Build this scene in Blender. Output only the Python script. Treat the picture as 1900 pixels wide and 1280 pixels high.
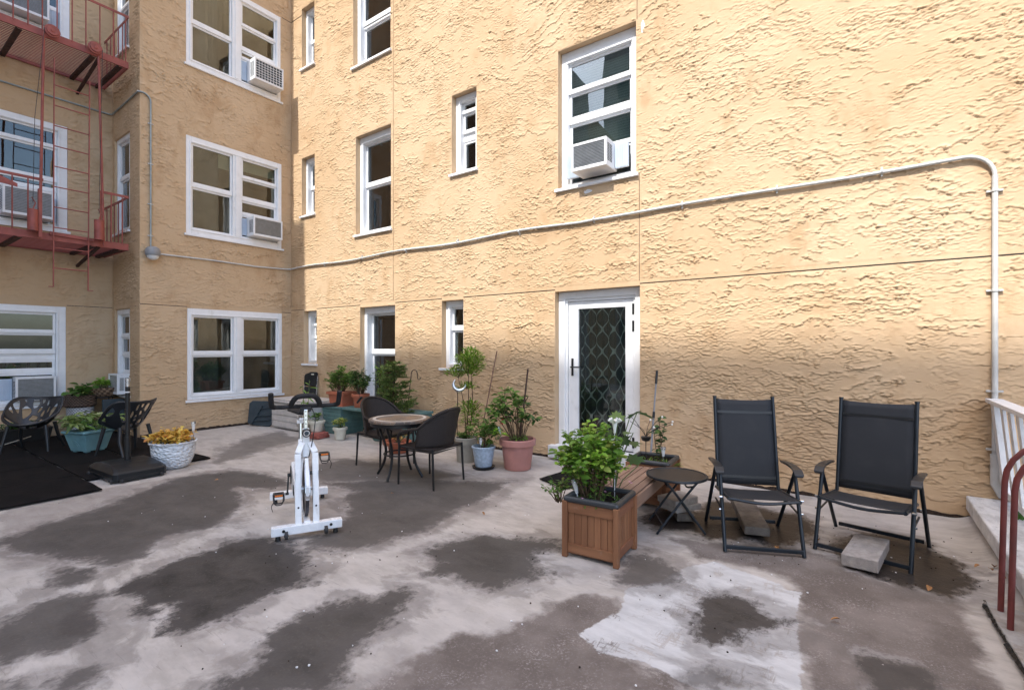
import bpy, bmesh, math, random
import numpy as np
from mathutils import Vector, Matrix, Euler
for o in list(bpy.data.objects): bpy.data.objects.remove(o)
S = bpy.context.scene
C = S.collection
random.seed(7)
R = math.radians
PI = math.pi

# ---------------------------------------------------------------- camera, sky, sun, exposure
cam_data = bpy.data.cameras.new('camera')
cam_data.lens = 17.356; cam_data.sensor_width = 36; cam_data.sensor_fit = 'HORIZONTAL'
cam_data.shift_y = 0.0026
cam_data.clip_start = 0.05; cam_data.clip_end = 500
cam = bpy.data.objects.new('camera', cam_data); C.objects.link(cam)
cam.location = (0, 0, 1.55); cam.rotation_euler = (R(90), 0, R(35.39))
S.camera = cam

SUN_EL = 53.0
SUN_AZ = 2.0      # degrees the sun stands to the left (-X) of straight out from the long wall
world = bpy.data.worlds.new('World'); S.world = world; world.use_nodes = True
wn = world.node_tree.nodes; wl = world.node_tree.links
bg = wn['Background']; bg.inputs['Strength'].default_value = 0.15
sky = wn.new('ShaderNodeTexSky'); sky.sky_type = 'NISHITA'; sky.sun_disc = False
sky.sun_elevation = R(SUN_EL); sky.sun_rotation = R(180 + SUN_AZ)
sky.air_density = 1.0; sky.dust_density = 2.5; sky.ozone_density = 1.0
wl.new(sky.outputs[0], bg.inputs[0])
sd = bpy.data.lights.new('sun', 'SUN'); sd.energy = 2.0; sd.angle = R(0.5); sd.color = (1.0, .965, .90)
sun = bpy.data.objects.new('sun', sd); C.objects.link(sun)
ldir = Vector((math.sin(R(SUN_AZ))*math.cos(R(SUN_EL)), math.cos(R(SUN_AZ))*math.cos(R(SUN_EL)), -math.sin(R(SUN_EL))))
sun.rotation_euler = ldir.to_track_quat('-Z', 'Y').to_euler(); sun.location = (0, -10, 20)
S.view_settings.view_transform = 'Standard'; S.view_settings.look = 'None'
S.view_settings.exposure = 1.62; S.view_settings.gamma = 1.0
S.view_settings.use_curve_mapping = False

# ---------------------------------------------------------------- helpers
class MB:
    def __init__(s, fn=None): s.v = []; s.f = []; s.fn = fn
    def add(s, vs, fs):
        n = len(s.v)
        if s.fn: vs = [s.fn(*p) for p in vs]
        s.v += [tuple(p) for p in vs]; s.f += [tuple(i+n for i in f) for f in fs]; return s
    def box(s, x0, y0, z0, x1, y1, z1):
        return s.add([(x0,y0,z0),(x1,y0,z0),(x1,y1,z0),(x0,y1,z0),(x0,y0,z1),(x1,y0,z1),(x1,y1,z1),(x0,y1,z1)],
                     [(0,3,2,1),(4,5,6,7),(0,1,5,4),(1,2,6,5),(2,3,7,6),(3,0,4,7)])
    def frustum(s, c, a0, b0, a1, b1, z0, z1):
        x, y = c
        return s.add([(x-a0,y-b0,z0),(x+a0,y-b0,z0),(x+a0,y+b0,z0),(x-a0,y+b0,z0),(x-a1,y-b1,z1),(x+a1,y-b1,z1),(x+a1,y+b1,z1),(x-a1,y+b1,z1)],
                     [(0,3,2,1),(4,5,6,7),(0,1,5,4),(1,2,6,5),(2,3,7,6),(3,0,4,7)])
    def bar(s, p, q, w, h, up=(0,0,1)):
        p = Vector(p); q = Vector(q); d = (q-p).normalized(); up = Vector(up)
        if abs(d.dot(up)) > .98: up = Vector((1,0,0)) if abs(d.x) < .9 else Vector((0,1,0))
        a = d.cross(up).normalized()*w/2; b = a.cross(d).normalized()*h/2
        vs = [p-a-b, p+a-b, p+a+b, p-a+b, q-a-b, q+a-b, q+a+b, q-a+b]
        return s.add(vs, [(0,3,2,1),(4,5,6,7),(0,1,5,4),(1,2,6,5),(2,3,7,6),(3,0,4,7)])
    def tube(s, pts, r, n=8, closed=False, caps=True):
        pts = [Vector(p) for p in pts]; m = len(pts)
        rs = r if isinstance(r, (list, tuple)) else [r]*m
        vs = []; prev = None
        for i, p in enumerate(pts):
            if closed: d = pts[(i+1) % m]-pts[i-1]
            else: d = pts[min(i+1, m-1)]-pts[max(i-1, 0)]
            d.normalize()
            if prev is None:
                u = Vector((0,0,1)) if abs(d.z) < .9 else Vector((1,0,0))
                a = d.cross(u).normalized()
            else:
                a = (prev-d*prev.dot(d)).normalized()
            prev = a; b = d.cross(a)
            for k in range(n):
                t = 2*PI*k/n; vs.append(p+(a*math.cos(t)+b*math.sin(t))*rs[i])
        fs = []
        for i in range(m if closed else m-1):
            j = (i+1) % m
            for k in range(n):
                l = (k+1) % n; fs.append((i*n+k, i*n+l, j*n+l, j*n+k))
        if caps and not closed:
            fs.append(tuple(range(n))[::-1]); fs.append(tuple((m-1)*n+k for k in range(n)))
        return s.add(vs, fs)
    def lathe(s, prof, n=32, c=(0,0,0), sx=1, sy=1, close=False):
        vs = []; fs = []; m = len(prof)
        for r_, z in prof:
            for k in range(n):
                t = 2*PI*k/n; vs.append((c[0]+r_*sx*math.cos(t), c[1]+r_*sy*math.sin(t), c[2]+z))
        for i in range(m-1):
            for k in range(n):
                l = (k+1) % n; fs.append((i*n+k, i*n+l, (i+1)*n+l, (i+1)*n+k))
        fs.append(tuple(range(n))[::-1]); fs.append(tuple((m-1)*n+k for k in range(n)))
        return s.add(vs, fs)
    def prism(s, poly, z0, z1):
        n = len(poly)
        vs = [(x, y, z0) for x, y in poly]+[(x, y, z1) for x, y in poly]
        return s.add(vs, [tuple(range(n))[::-1], tuple(range(n, 2*n))]+[(i, (i+1) % n, n+(i+1) % n, n+i) for i in range(n)])
    def build(s, name, m, parent=None, smooth=False, bevel=0, seg=2, off=None):
        me = bpy.data.meshes.new(name)
        vs = s.v
        if off is None and parent is not None and parent.get('_w'): off = parent['_w']
        if off is not None: vs = [(x-off[0], y-off[1], z-off[2]) for x, y, z in vs]
        me.from_pydata(vs, [], s.f); me.update()
        bm = bmesh.new(); bm.from_mesh(me); bmesh.ops.recalc_face_normals(bm, faces=bm.faces); bm.to_mesh(me); bm.free()
        me.materials.append(m)
        if smooth:
            me.polygons.foreach_set('use_smooth', [True]*len(me.polygons)); me.set_sharp_from_angle(angle=R(40))
        o = bpy.data.objects.new(name, me); C.objects.link(o)
        if parent is not None: o.parent = parent
        if off is not None: o['_w'] = tuple(off)
        if bevel:
            b = o.modifiers.new('bevel', 'BEVEL'); b.width = bevel; b.segments = seg; b.limit_method = 'ANGLE'; b.angle_limit = R(40)
        return o
def tag(o, label=None, cat=None, group=None, kind=None):
    if label: o['label'] = label
    if cat: o['category'] = cat
    if group: o['group'] = group
    if kind: o['kind'] = kind
    return o
def thing(name, label, cat, loc=(0,0,0), rz=0, group=None, rot=None):
    o = bpy.data.objects.new(name, None); C.objects.link(o); o.location = loc
    o.rotation_euler = rot if rot else (0, 0, rz); o.empty_display_size = .1
    return tag(o, label, cat, group)
def subworld(o):        # children meshes of o are given in scene coordinates
    o['_w'] = tuple(o.location); return o
def inst(name, me, parent, loc=(0,0,0), rot=(0,0,0), sc=1):
    o = bpy.data.objects.new(name, me); C.objects.link(o); o.parent = parent
    o.location = loc; o.rotation_euler = rot; o.scale = (sc,)*3 if not isinstance(sc, tuple) else sc
    return o
def copy_tree(o, parent=None):
    c = o.copy(); C.objects.link(c)
    if parent is not None: c.parent = parent
    for ch in list(o.children): copy_tree(ch, c)
    return c
def arc(c, r, a0, a1, n, plane='xz'):
    out = []
    for i in range(n+1):
        t = R(a0+(a1-a0)*i/n); u = r*math.cos(t); v = r*math.sin(t)
        out.append((c[0]+u, c[1], c[2]+v) if plane == 'xz' else (c[0], c[1]+u, c[2]+v) if plane == 'yz' else (c[0]+u, c[1]+v, c[2]))
    return out
def smooth_pts(pts, k=6):
    pts = [Vector(p) for p in pts]; out = []
    P = [pts[0]*2-pts[1]]+pts+[pts[-1]*2-pts[-2]]
    for i in range(1, len(P)-2):
        for j in range(k):
            t = j/k; a, b, c, d = P[i-1], P[i], P[i+1], P[i+2]
            out.append(.5*((2*b)+(c-a)*t+(2*a-5*b+4*c-d)*t*t+(3*b-3*c+d-a)*t**3))
    out.append(pts[-1]); return out

# ---------------------------------------------------------------- materials
class NT:
    def __init__(s, name):
        s.m = bpy.data.materials.new(name); s.m.use_nodes = True
        s.n = s.m.node_tree.nodes; s.l = s.m.node_tree.links
        s.b = s.n['Principled BSDF']; s.out = s.n['Material Output']
        s.tc = s.n.new('ShaderNodeTexCoord'); s.obj = s.tc.outputs['Object']
    def link(s, a, b): s.l.new(a, b)
    def val(s, sock, v):
        if hasattr(v, 'links') or isinstance(v, bpy.types.NodeSocket): s.l.new(v, sock)
        else: sock.default_value = v
    def math(s, op, a, b=0.0, c=0.0, clamp=False):
        n = s.n.new('ShaderNodeMath'); n.operation = op; n.use_clamp = clamp
        s.val(n.inputs[0], a); s.val(n.inputs[1], b)
        if op in ('MULTIPLY_ADD', 'WRAP', 'COMPARE'): s.val(n.inputs[2], c)
        return n.outputs[0]
    def mapr(s, v, a, b, c=0., d=1., smooth=True):
        n = s.n.new('ShaderNodeMapRange'); n.interpolation_type = 'SMOOTHSTEP' if smooth else 'LINEAR'
        s.val(n.inputs[0], v)
        for i, x in enumerate((a, b, c, d)): n.inputs[i+1].default_value = x
        return n.outputs[0]
    def mapping(s, v, scale=(1,1,1), loc=(0,0,0), rot=(0,0,0)):
        n = s.n.new('ShaderNodeMapping'); s.l.new(v, n.inputs[0])
        n.inputs['Scale'].default_value = scale; n.inputs['Location'].default_value = loc; n.inputs['Rotation'].default_value = rot
        return n.outputs[0]
    def noise(s, scale, detail=3, rough=.5, v=None, dist=0.):
        n = s.n.new('ShaderNodeTexNoise'); s.l.new(v or s.obj, n.inputs['Vector'])
        n.inputs['Scale'].default_value = scale; n.inputs['Detail'].default_value = detail
        n.inputs['Roughness'].default_value = rough; n.inputs['Distortion'].default_value = dist
        return n.outputs['Fac']
    def mix(s, f, a, b):
        n = s.n.new('ShaderNodeMix'); n.data_type = 'RGBA'
        s.val(n.inputs[0], f)
        for sock, v in ((n.inputs[6], a), (n.inputs[7], b)):
            if isinstance(v, tuple): sock.default_value = (*v[:3], 1)
            else: s.l.new(v, sock)
        return n.outputs[2]
    def xyz(s, v):
        n = s.n.new('ShaderNodeSeparateXYZ'); s.l.new(v, n.inputs[0]); return n.outputs
    def bump(s, h, dist=.01, strength=1., normal=None):
        n = s.n.new('ShaderNodeBump'); s.l.new(h, n.inputs['Height']); n.inputs['Distance'].default_value = dist
        n.inputs['Strength'].default_value = strength
        if normal: s.l.new(normal, n.inputs['Normal'])
        return n.outputs[0]
    def attr(s, name):
        n = s.n.new('ShaderNodeAttribute'); n.attribute_name = name; return n.outputs['Fac']

def simple(name, col, rough=.5, metal=0., var=.12, scale=8., bump=.0, bscale=60., spec=.5, dirt=None):
    t = NT(name); n = t.noise(scale, 5, .6)
    a = tuple(c*(1-var) for c in col); b = tuple(min(1, c*(1+var)) for c in col)
    c = t.mix(t.mapr(n, .3, .7), a, b)
    if dirt: c = t.mix(t.mapr(t.noise(scale*.6, 6, .7, t.mapping(t.obj, (1,1,.6), (3,1,2))), .55, .75, 0, .6), c, dirt)
    t.link(c, t.b.inputs['Base Color']); t.b.inputs['Metallic'].default_value = metal
    t.link(t.mapr(t.noise(scale*2.3, 4), .3, .7, rough*.85, min(1, rough*1.15)), t.b.inputs['Roughness'])
    t.b.inputs['Specular IOR Level'].default_value = spec
    if bump: t.link(t.bump(t.noise(bscale, 4), bump), t.b.inputs['Normal'])
    return t.m

def mat_stucco(name, c1, c2, c3, relief=True):
    t = NT(name); p = t.obj; z = t.xyz(p)[2]
    v1 = t.noise(1.1, 2, .5, t.mapping(p, loc=(4.1, 8.2, 0))); v2 = t.noise(5.5, 4, .62, t.mapping(p, (1,1,1.3), loc=(12, 0, 4.1)))
    v = t.math('MULTIPLY', z, 17.); v = t.math('MULTIPLY_ADD', v1, 7., v); v = t.math('MULTIPLY_ADD', v2, 4., v)
    saw = t.math('POWER', t.math('SUBTRACT', 1.0, t.math('FRACT', v)), 3.)
    m = t.mapr(t.noise(4.2, 3, .6, t.mapping(p, (1,1,1.8), loc=(20, 4, 1))), .52, .68)
    h = t.math('MULTIPLY', t.math('MULTIPLY', saw, m), .35)
    h = t.math('MULTIPLY_ADD', t.noise(14, 4, .6, t.mapping(p, (1,1,1.6))), .18, h)
    h = t.math('MULTIPLY_ADD', t.noise(120, 3, .6), .05, h)
    t.link(t.bump(h, .010, .8), t.b.inputs['Normal'])
    col = t.mix(t.mapr(t.noise(.55, 5, .6, dist=.4), .35, .7), c1, c2)
    col = t.mix(t.mapr(t.noise(3.1, 5, .65, t.mapping(p, (1,1,.6))), .48, .72, 0, .75), col, c3)
    t.link(col, t.b.inputs['Base Color']); t.b.inputs['Roughness'].default_value = .85
    t.b.inputs['Specular IOR Level'].default_value = .25
    return t.m
M = {}
M['stucco'] = mat_stucco('ochre stucco', (.53, .370, .222), (.58, .425, .272), (.445, .292, .162))
M['grey brick'] = mat_stucco('pale grey render', (.36, .33, .29), (.42, .38, .34), (.28, .25, .22))
M['vinyl'] = simple('white vinyl frame', (.80, .81, .82), .35, var=.03, dirt=(.6, .6, .58))
M['dirty white'] = simple('weathered white paint', (.70, .71, .72), .5, var=.06, dirt=(.42, .41, .38), bump=.002)
M['screen'] = simple('grey aluminium screen frame', (.30, .32, .34), .4, .3)
M['room'] = simple('dim room interior', (.13, .13, .13), .9, var=.3, scale=1.5)
M['red iron'] = simple('faded red painted iron', (.27, .068, .052), .6, var=.18, scale=6, bump=.001, dirt=(.25, .09, .07))
M['dark red iron'] = simple('dark red handrail paint', (.15, .032, .028), .45, var=.2, scale=6, bump=.001, dirt=(.10, .03, .025))
M['iron shade'] = simple('shade darkened underside iron', (.05, .02, .016), .8, var=.3)  # red iron darkened in colour for the shade under the balconies
M['conduit'] = simple('white painted conduit', (.52, .52, .50), .5, var=.08, dirt=(.45, .44, .42))
M['grey conduit'] = simple('grey metal conduit', (.30, .34, .34), .4, .2, var=.12)
M['black plastic'] = simple('black plastic', (.010, .011, .012), .42, var=.2)
M['black iron'] = simple('black painted steel', (.010, .011, .012), .4, var=.2)
M['base plastic'] = simple('blue black moulded plastic', (.008, .011, .014), .36, var=.03, scale=1.5)
M['resin'] = simple('anthracite moulded resin', (.020, .022, .025), .4, var=.1)
M['foam'] = simple('black foam grip', (.010, .010, .011), .8, bump=.001)
M['bike white'] = simple('white powder coated steel', (.82, .84, .86), .28, var=.03, dirt=(.55, .5, .42))
M['chrome'] = simple('chromed steel', (.7, .72, .74), .2, 1.0, var=.08)
M['steel'] = simple('dull steel flywheel', (.09, .09, .10), .38, .8, var=.15)
M['orange'] = simple('orange reflector', (.85, .22, .03), .3)
M['terracotta'] = simple('terracotta plastic', (.42, .13, .07), .6, var=.1, dirt=(.3, .13, .09))
M['pink pot'] = simple('dusty pink plastic pot', (.44, .205, .175), .55, var=.08, dirt=(.33, .2, .17))
M['blue pot'] = simple('pale blue glazed pot', (.36, .45, .55), .4, var=.16, scale=30, bump=.004, bscale=45)
M['beige pot'] = simple('beige grey pot', (.33, .31, .27), .7, var=.1, dirt=(.25, .23, .2))
M['ivory pot'] = simple('ivory pot', (.62, .6, .5), .5, var=.08, dirt=(.4, .38, .3))
M['blue planter'] = simple('faded turquoise plastic', (.17, .33, .36), .5, var=.12, dirt=(.2, .28, .28))
M['teal'] = simple('weathered teal resin', (.10, .19, .18), .6, var=.12, dirt=(.2, .22, .2))
M['joint'] = simple('brown joint sealant', (.22, .15, .09), .9, var=.3)
M['deck box'] = simple('warm grey resin storage box', (.52, .49, .46), .65, var=.1, dirt=(.24, .22, .2), bump=.002)
M['slate'] = simple('slate blue plastic', (.03, .045, .055), .5, var=.12)
M['soil'] = simple('potting soil', (.035, .022, .015), .95, var=.5, scale=40, bump=.01, bscale=80)
M['paver'] = simple('concrete paver', (.34, .31, .285), .9, var=.16, scale=18, bump=.006, bscale=140, dirt=(.22, .2, .18))
M['mossy paver'] = simple('damp mossy paver', (.15, .13, .11), .8, var=.3, scale=10, bump=.006, bscale=120, dirt=(.05, .055, .02))
M['brick'] = simple('red brick tile', (.30, .09, .07), .85, var=.2, bump=.004)
M['brown iron'] = simple('rusty brown garden iron', (.05, .025, .018), .7, var=.3)
M['bamboo'] = simple('bamboo stake', (.16, .09, .06), .7, var=.3, scale=20)
M['stem'] = simple('brown plant stem', (.10, .065, .035), .8, var=.3, scale=30)
M['green stem'] = simple('green plant stem', (.10, .15, .05), .7, var=.3, scale=30)
M['grey lamp'] = simple('grey lamp housing', (.23, .24, .25), .5, var=.05)
M['clear dome'] = simple('frosted lamp glass', (.75, .77, .78), .15, var=.1)
M['rubber wheel'] = simple('black rubber', (.03, .03, .032), .7)
M['white plastic'] = simple('white plastic', (.75, .76, .77), .45, var=.05, dirt=(.5, .49, .45))
M['fin'] = simple('grey metal fins', (.20, .21, .22), .5, .5, var=.15, scale=20)
M['accordion'] = simple('pale blue side panel', (.5, .58, .68), .5, var=.05)
M['silver'] = simple('silver solar lamp', (.6, .61, .62), .25, .8)
M['cream blind'] = simple('cream roller blind', (.55, .5, .38), .8, var=.06)
M['pink curtain'] = simple('pale pink curtain', (.72, .5, .45), .85, var=.12, scale=5)
M['moss'] = simple('green moss tuft', (.06, .14, .02), .9, var=.4, scale=30)
M['rope'] = simple('dark cable', (.03, .03, .03), .7)
M['cord'] = simple('pale extension cord', (.5, .46, .38), .6)
M['dry leaf'] = simple('dry fallen leaf', (.32, .16, .06), .8, var=.4, scale=30)
M['ground'] = simple('street asphalt', (.09, .088, .085), .9, var=.2, scale=1.2, bump=.004)
M['step'] = simple('white door threshold', (.66, .67, .68), .5, var=.07, dirt=(.45, .43, .4))

def mat_mat():
    t = NT('black rubber mat'); n = t.noise(2.5, 6, .65)
    c = t.mix(t.mapr(n, .35, .7), (.004, .004, .0045), (.011, .009, .009))
    c = t.mix(t.mapr(t.noise(90, 2), .68, .78, 0, .35), c, (.05, .04, .035))
    t.link(c, t.b.inputs['Base Color']); t.b.inputs['Roughness'].default_value = .85; t.b.inputs['Specular IOR Level'].default_value = .15
    t.link(t.bump(t.noise(160, 3), .004), t.b.inputs['Normal']); return t.m
M['mat'] = mat_mat()
def mat_wood(name, c1, c2, axis=2):
    t = NT(name)
    oi = t.n.new('ShaderNodeObjectInfo').outputs['Random']
    sc = [26, 26, 26]; sc[axis] = 1.6
    cmb = t.n.new('ShaderNodeCombineXYZ'); t.link(t.math('MULTIPLY', oi, 37.), cmb.inputs[0]); t.link(t.math('MULTIPLY', oi, 11.), cmb.inputs[2])
    va = t.n.new('ShaderNodeVectorMath'); va.operation = 'ADD'; t.link(t.mapping(t.obj, tuple(sc)), va.inputs[0]); t.link(cmb.outputs[0], va.inputs[1])
    g = t.noise(1.0, 5, .6, va.outputs[0], .6)
    c = t.mix(t.mapr(g, .3, .72), c1, c2)
    c = t.mix(t.math('MULTIPLY', oi, .45), c, tuple(x*.62 for x in c1))
    c = t.mix(t.mapr(t.noise(5, 5, .7), .58, .8, 0, .5), c, (.30, .24, .20))
    t.link(c, t.b.inputs['Base Color']); t.link(t.mapr(g, .3, .7, .55, .75), t.b.inputs['Roughness'])
    t.link(t.bump(g, .003), t.b.inputs['Normal']); return t.m
M['wood v'] = mat_wood('stained cedar upright grain', (.20, .084, .038), (.30, .138, .064), 2)
M['wood x'] = mat_wood('stained cedar cross grain', (.20, .084, .038), (.30, .138, .064), 0)
M['wood y'] = mat_wood('weathered cedar slat', (.24, .145, .10), (.36, .24, .175), 1)
def mat_glass():
    t = NT('window glass'); t.n.remove(t.b)
    tr = t.n.new('ShaderNodeBsdfTransparent'); tr.inputs[0].default_value = (.72, .78, .76, 1)
    gl = t.n.new('ShaderNodeBsdfGlossy'); gl.inputs['Roughness'].default_value = .012; gl.inputs[0].default_value = (1, 1, 1, 1)
    w = t.noise(1.7, 2); t.link(t.bump(w, .0015), gl.inputs['Normal'])
    fr = t.n.new('ShaderNodeFresnel'); fr.inputs[0].default_value = 1.5
    mx = t.n.new('ShaderNodeMixShader'); t.link(t.math('MULTIPLY_ADD', fr.outputs[0], 1.15, .03, clamp=True), mx.inputs[0])
    t.link(tr.outputs[0], mx.inputs[1]); t.link(gl.outputs[0], mx.inputs[2]); t.link(mx.outputs[0], t.out.inputs[0])
    return t.m
M['glass'] = mat_glass()
def mat_leaf(name, c1, c2, c3, trans=.35, rough=.45):
    t = NT(name)
    ri = t.n.new('ShaderNodeNewGeometry').outputs['Random Per Island']
    oi = t.n.new('ShaderNodeObjectInfo').outputs['Random']
    r = t.math('FRACT', t.math('ADD', ri, oi))
    c = t.mix(t.mapr(r, 0, .6, smooth=False), c1, c2); c = t.mix(t.mapr(r, .75, 1., smooth=False), c, c3)
    t.link(c, t.b.inputs['Base Color']); t.b.inputs['Roughness'].default_value = rough
    t.b.inputs['Specular IOR Level'].default_value = .35
    tl = t.n.new('ShaderNodeBsdfTranslucent'); t.link(c, tl.inputs[0])
    mx = t.n.new('ShaderNodeMixShader'); mx.inputs[0].default_value = trans
    t.link(t.b.outputs[0], mx.inputs[1]); t.link(tl.outputs[0], mx.inputs[2]); t.link(mx.outputs[0], t.out.inputs[0])
    return t.m
M['leaf bright'] = mat_leaf('bright green leaves', (.09, .20, .03), (.18, .34, .05), (.38, .44, .10))
M['leaf mid'] = mat_leaf('mid green leaves', (.065, .155, .032), (.13, .25, .05), (.27, .34, .09))
M['leaf dark'] = mat_leaf('dark green leaves', (.03, .08, .025), (.065, .14, .04), (.15, .23, .06))
M['leaf pale'] = mat_leaf('pale green broad leaves', (.13, .22, .06), (.25, .34, .11), (.42, .47, .24))
M['leaf lime'] = mat_leaf('lime green leaves', (.20, .40, .04), (.32, .52, .07), (.45, .60, .12))
M['leaf coleus'] = mat_leaf('yellow and orange coleus leaves', (.72, .42, .07), (.78, .60, .14), (.62, .22, .08))
M['leaf nandina'] = mat_leaf('nandina leaves', (.12, .24, .03), (.22, .36, .05), (.38, .48, .10))
M['leaf spruce'] = mat_leaf('spruce needles', (.07, .13, .035), (.14, .22, .055), (.30, .34, .10), .15)
M['leaf variegated'] = mat_leaf('yellow green croton leaves', (.12, .2, .04), (.35, .4, .08), (.6, .55, .15))
M['petal'] = simple('white petal', (.8, .8, .76), .6)
M['red flower'] = simple('red flower bud', (.4, .04, .02), .6)
M['pink flower'] = simple('pink small flower', (.6, .3, .45), .6)

def mat_wicker():
    t = NT('dark brown woven resin'); p = t.mapping(t.obj, (260, 260, 300))
    x, y, z = t.xyz(p)
    a = t.math('SINE', t.math('ADD', x, y)); b = t.math('SINE', z)
    w = t.math('MULTIPLY', a, b)
    c = t.mix(t.mapr(w, -.6, .8), (.009, .007, .0065), (.032, .024, .022))
    t.link(c, t.b.inputs['Base Color']); t.b.inputs['Roughness'].default_value = .5
    t.link(t.bump(w, .003), t.b.inputs['Normal']); return t.m
M['wicker'] = mat_wicker()
def mat_sling():
    t = NT('charcoal textile mesh'); p = t.mapping(t.obj, (600, 600, 600)); x, y, z = t.xyz(p)
    w = t.math('MULTIPLY', t.math('SINE', x), t.math('SINE', t.math('ADD', y, z)))
    c = t.mix(t.mapr(w, -.5, .5), (.010, .012, .015), (.022, .025, .031))
    c = t.mix(t.mapr(t.noise(5, 5, .6), .45, .8, 0, .4), c, (.04, .04, .042))
    t.link(c, t.b.inputs['Base Color']); t.b.inputs['Roughness'].default_value = .75; return t.m
M['sling'] = mat_sling()
M['chair frame'] = simple('blue black powder coated tube', (.009, .015, .022), .35, var=.15)
def mat_basket(name, c1, c2, k=1.):
    t = NT(name); p = t.mapping(t.obj, (110*k, 110*k, 130*k)); x, y, z = t.xyz(p)
    w = t.math('MULTIPLY', t.math('SINE', t.math('ADD', x, y)), t.math('SINE', z))
    c = t.mix(t.mapr(w, -.7, .7), c1, c2); c = t.mix(t.mapr(t.noise(9, 4), .45, .7, 0, .5), c, tuple(.6*v for v in c1))
    t.link(c, t.b.inputs['Base Color']); t.b.inputs['Roughness'].default_value = .7
    t.link(t.bump(w, .004), t.b.inputs['Normal']); return t.m
M['white basket'] = mat_basket('pale grey woven basket', (.28, .29, .30), (.62, .64, .66))
M['brown basket'] = mat_basket('brown woven basket', (.05, .032, .022), (.16, .11, .08))
M['tan basket'] = mat_basket('tan woven basket', (.10, .06, .035), (.42, .28, .18), .6)
def mat_white_bowl():
    t = NT('white dimpled bowl')
    vo = t.n.new('ShaderNodeTexVoronoi'); vo.feature = 'SMOOTH_F1'; vo.inputs['Scale'].default_value = 26
    t.link(t.mapping(t.obj, (1,1,1.7)), vo.inputs['Vector'])
    t.b.inputs['Base Color'].default_value = (.72, .76, .8, 1); t.b.inputs['Roughness'].default_value = .35
    t.link(t.bump(vo.outputs['Distance'], .03), t.b.inputs['Normal']); return t.m
M['white bowl'] = mat_white_bowl()
def mat_tabletop():
    t = NT('slate mosaic tabletop')
    vo = t.n.new('ShaderNodeTexVoronoi'); vo.inputs['Scale'].default_value = 11; t.link(t.obj, vo.inputs['Vector'])
    ed = t.n.new('ShaderNodeTexVoronoi'); ed.feature = 'DISTANCE_TO_EDGE'; ed.inputs['Scale'].default_value = 11; t.link(t.obj, ed.inputs['Vector'])
    r = t.xyz(vo.outputs['Color'])[0]
    c = t.mix(r, (.10, .085, .075), (.30, .20, .13)); c = t.mix(t.mapr(t.noise(6, 4), .5, .7), c, (.16, .15, .15))
    c = t.mix(t.mapr(ed.outputs['Distance'], .0, .03, 1, 0), c, (.32, .30, .27))
    t.link(c, t.b.inputs['Base Color']); t.b.inputs['Roughness'].default_value = .35
    t.link(t.bump(t.mapr(ed.outputs['Distance'], 0, .04), .004), t.b.inputs['Normal']); return t.m
M['mosaic'] = mat_tabletop()
M['stone ring'] = simple('pale stone ring', (.58, .54, .49), .45, var=.12, scale=25)
def mat_meshtop():
    t = NT('perforated steel mesh'); p = t.mapping(t.obj, (700, 700, 700), rot=(0, 0, .78)); x, y, z = t.xyz(p)
    w = t.math('MULTIPLY', t.math('SINE', x), t.math('SINE', y))
    t.b.inputs['Base Color'].default_value = (.022, .022, .024, 1); t.b.inputs['Roughness'].default_value = .4
    t.link(t.mapr(w, -.1, .0, 1, .8), t.b.inputs['Alpha']); return t.m
M['mesh top'] = mat_meshtop()
def mat_door_curtain():
    t = NT('door curtain with ogee lattice'); x, y, z = t.xyz(t.obj)
    a = t.math('ABSOLUTE', t.math('COSINE', t.math('MULTIPLY', x, PI/.17)))
    b = t.math('MULTIPLY_ADD', t.math('COSINE', t.math('MULTIPLY', z, 2*PI/.30)), .5, .5)
    f = t.math('ABSOLUTE', t.math('SUBTRACT', a, b))
    c = t.mix(t.mapr(f, .07, .15), (.80, .84, .80), (.10, .11, .105))
    t.link(c, t.b.inputs['Base Color']); t.b.inputs['Roughness'].default_value = .8; return t.m
M['door curtain'] = mat_door_curtain()
def mat_blind():
    t = NT('white horizontal blind'); x, y, z = t.xyz(t.obj)
    s_ = t.math('FRACT', t.math('MULTIPLY', z, 28.))
    t.link(t.mix(t.mapr(s_, .0, .25), (.35, .38, .36), (.72, .76, .72)), t.b.inputs['Base Color'])
    t.link(t.bump(s_, .01), t.b.inputs['Normal']); return t.m
M['blind'] = mat_blind()
def mat_parapet():
    t = NT('white coated parapet coping')
    n = t.noise(4, 6, .7, t.mapping(t.obj, (2.5, 1, 1))); c = t.mix(t.mapr(n, .3, .65), (.46, .46, .46), (.72, .72, .72))
    c = t.mix(t.mapr(t.noise(14, 5, .7, t.mapping(t.obj, (1, 1, 1), (4, 4, 4))), .58, .68, 0, .6), c, (.22, .21, .2))
    t.link(c, t.b.inputs['Base Color']); t.b.inputs['Roughness'].default_value = .6
    t.link(t.bump(t.noise(20, 4), .01), t.b.inputs['Normal']); return t.m
M['parapet'] = mat_parapet()

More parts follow.
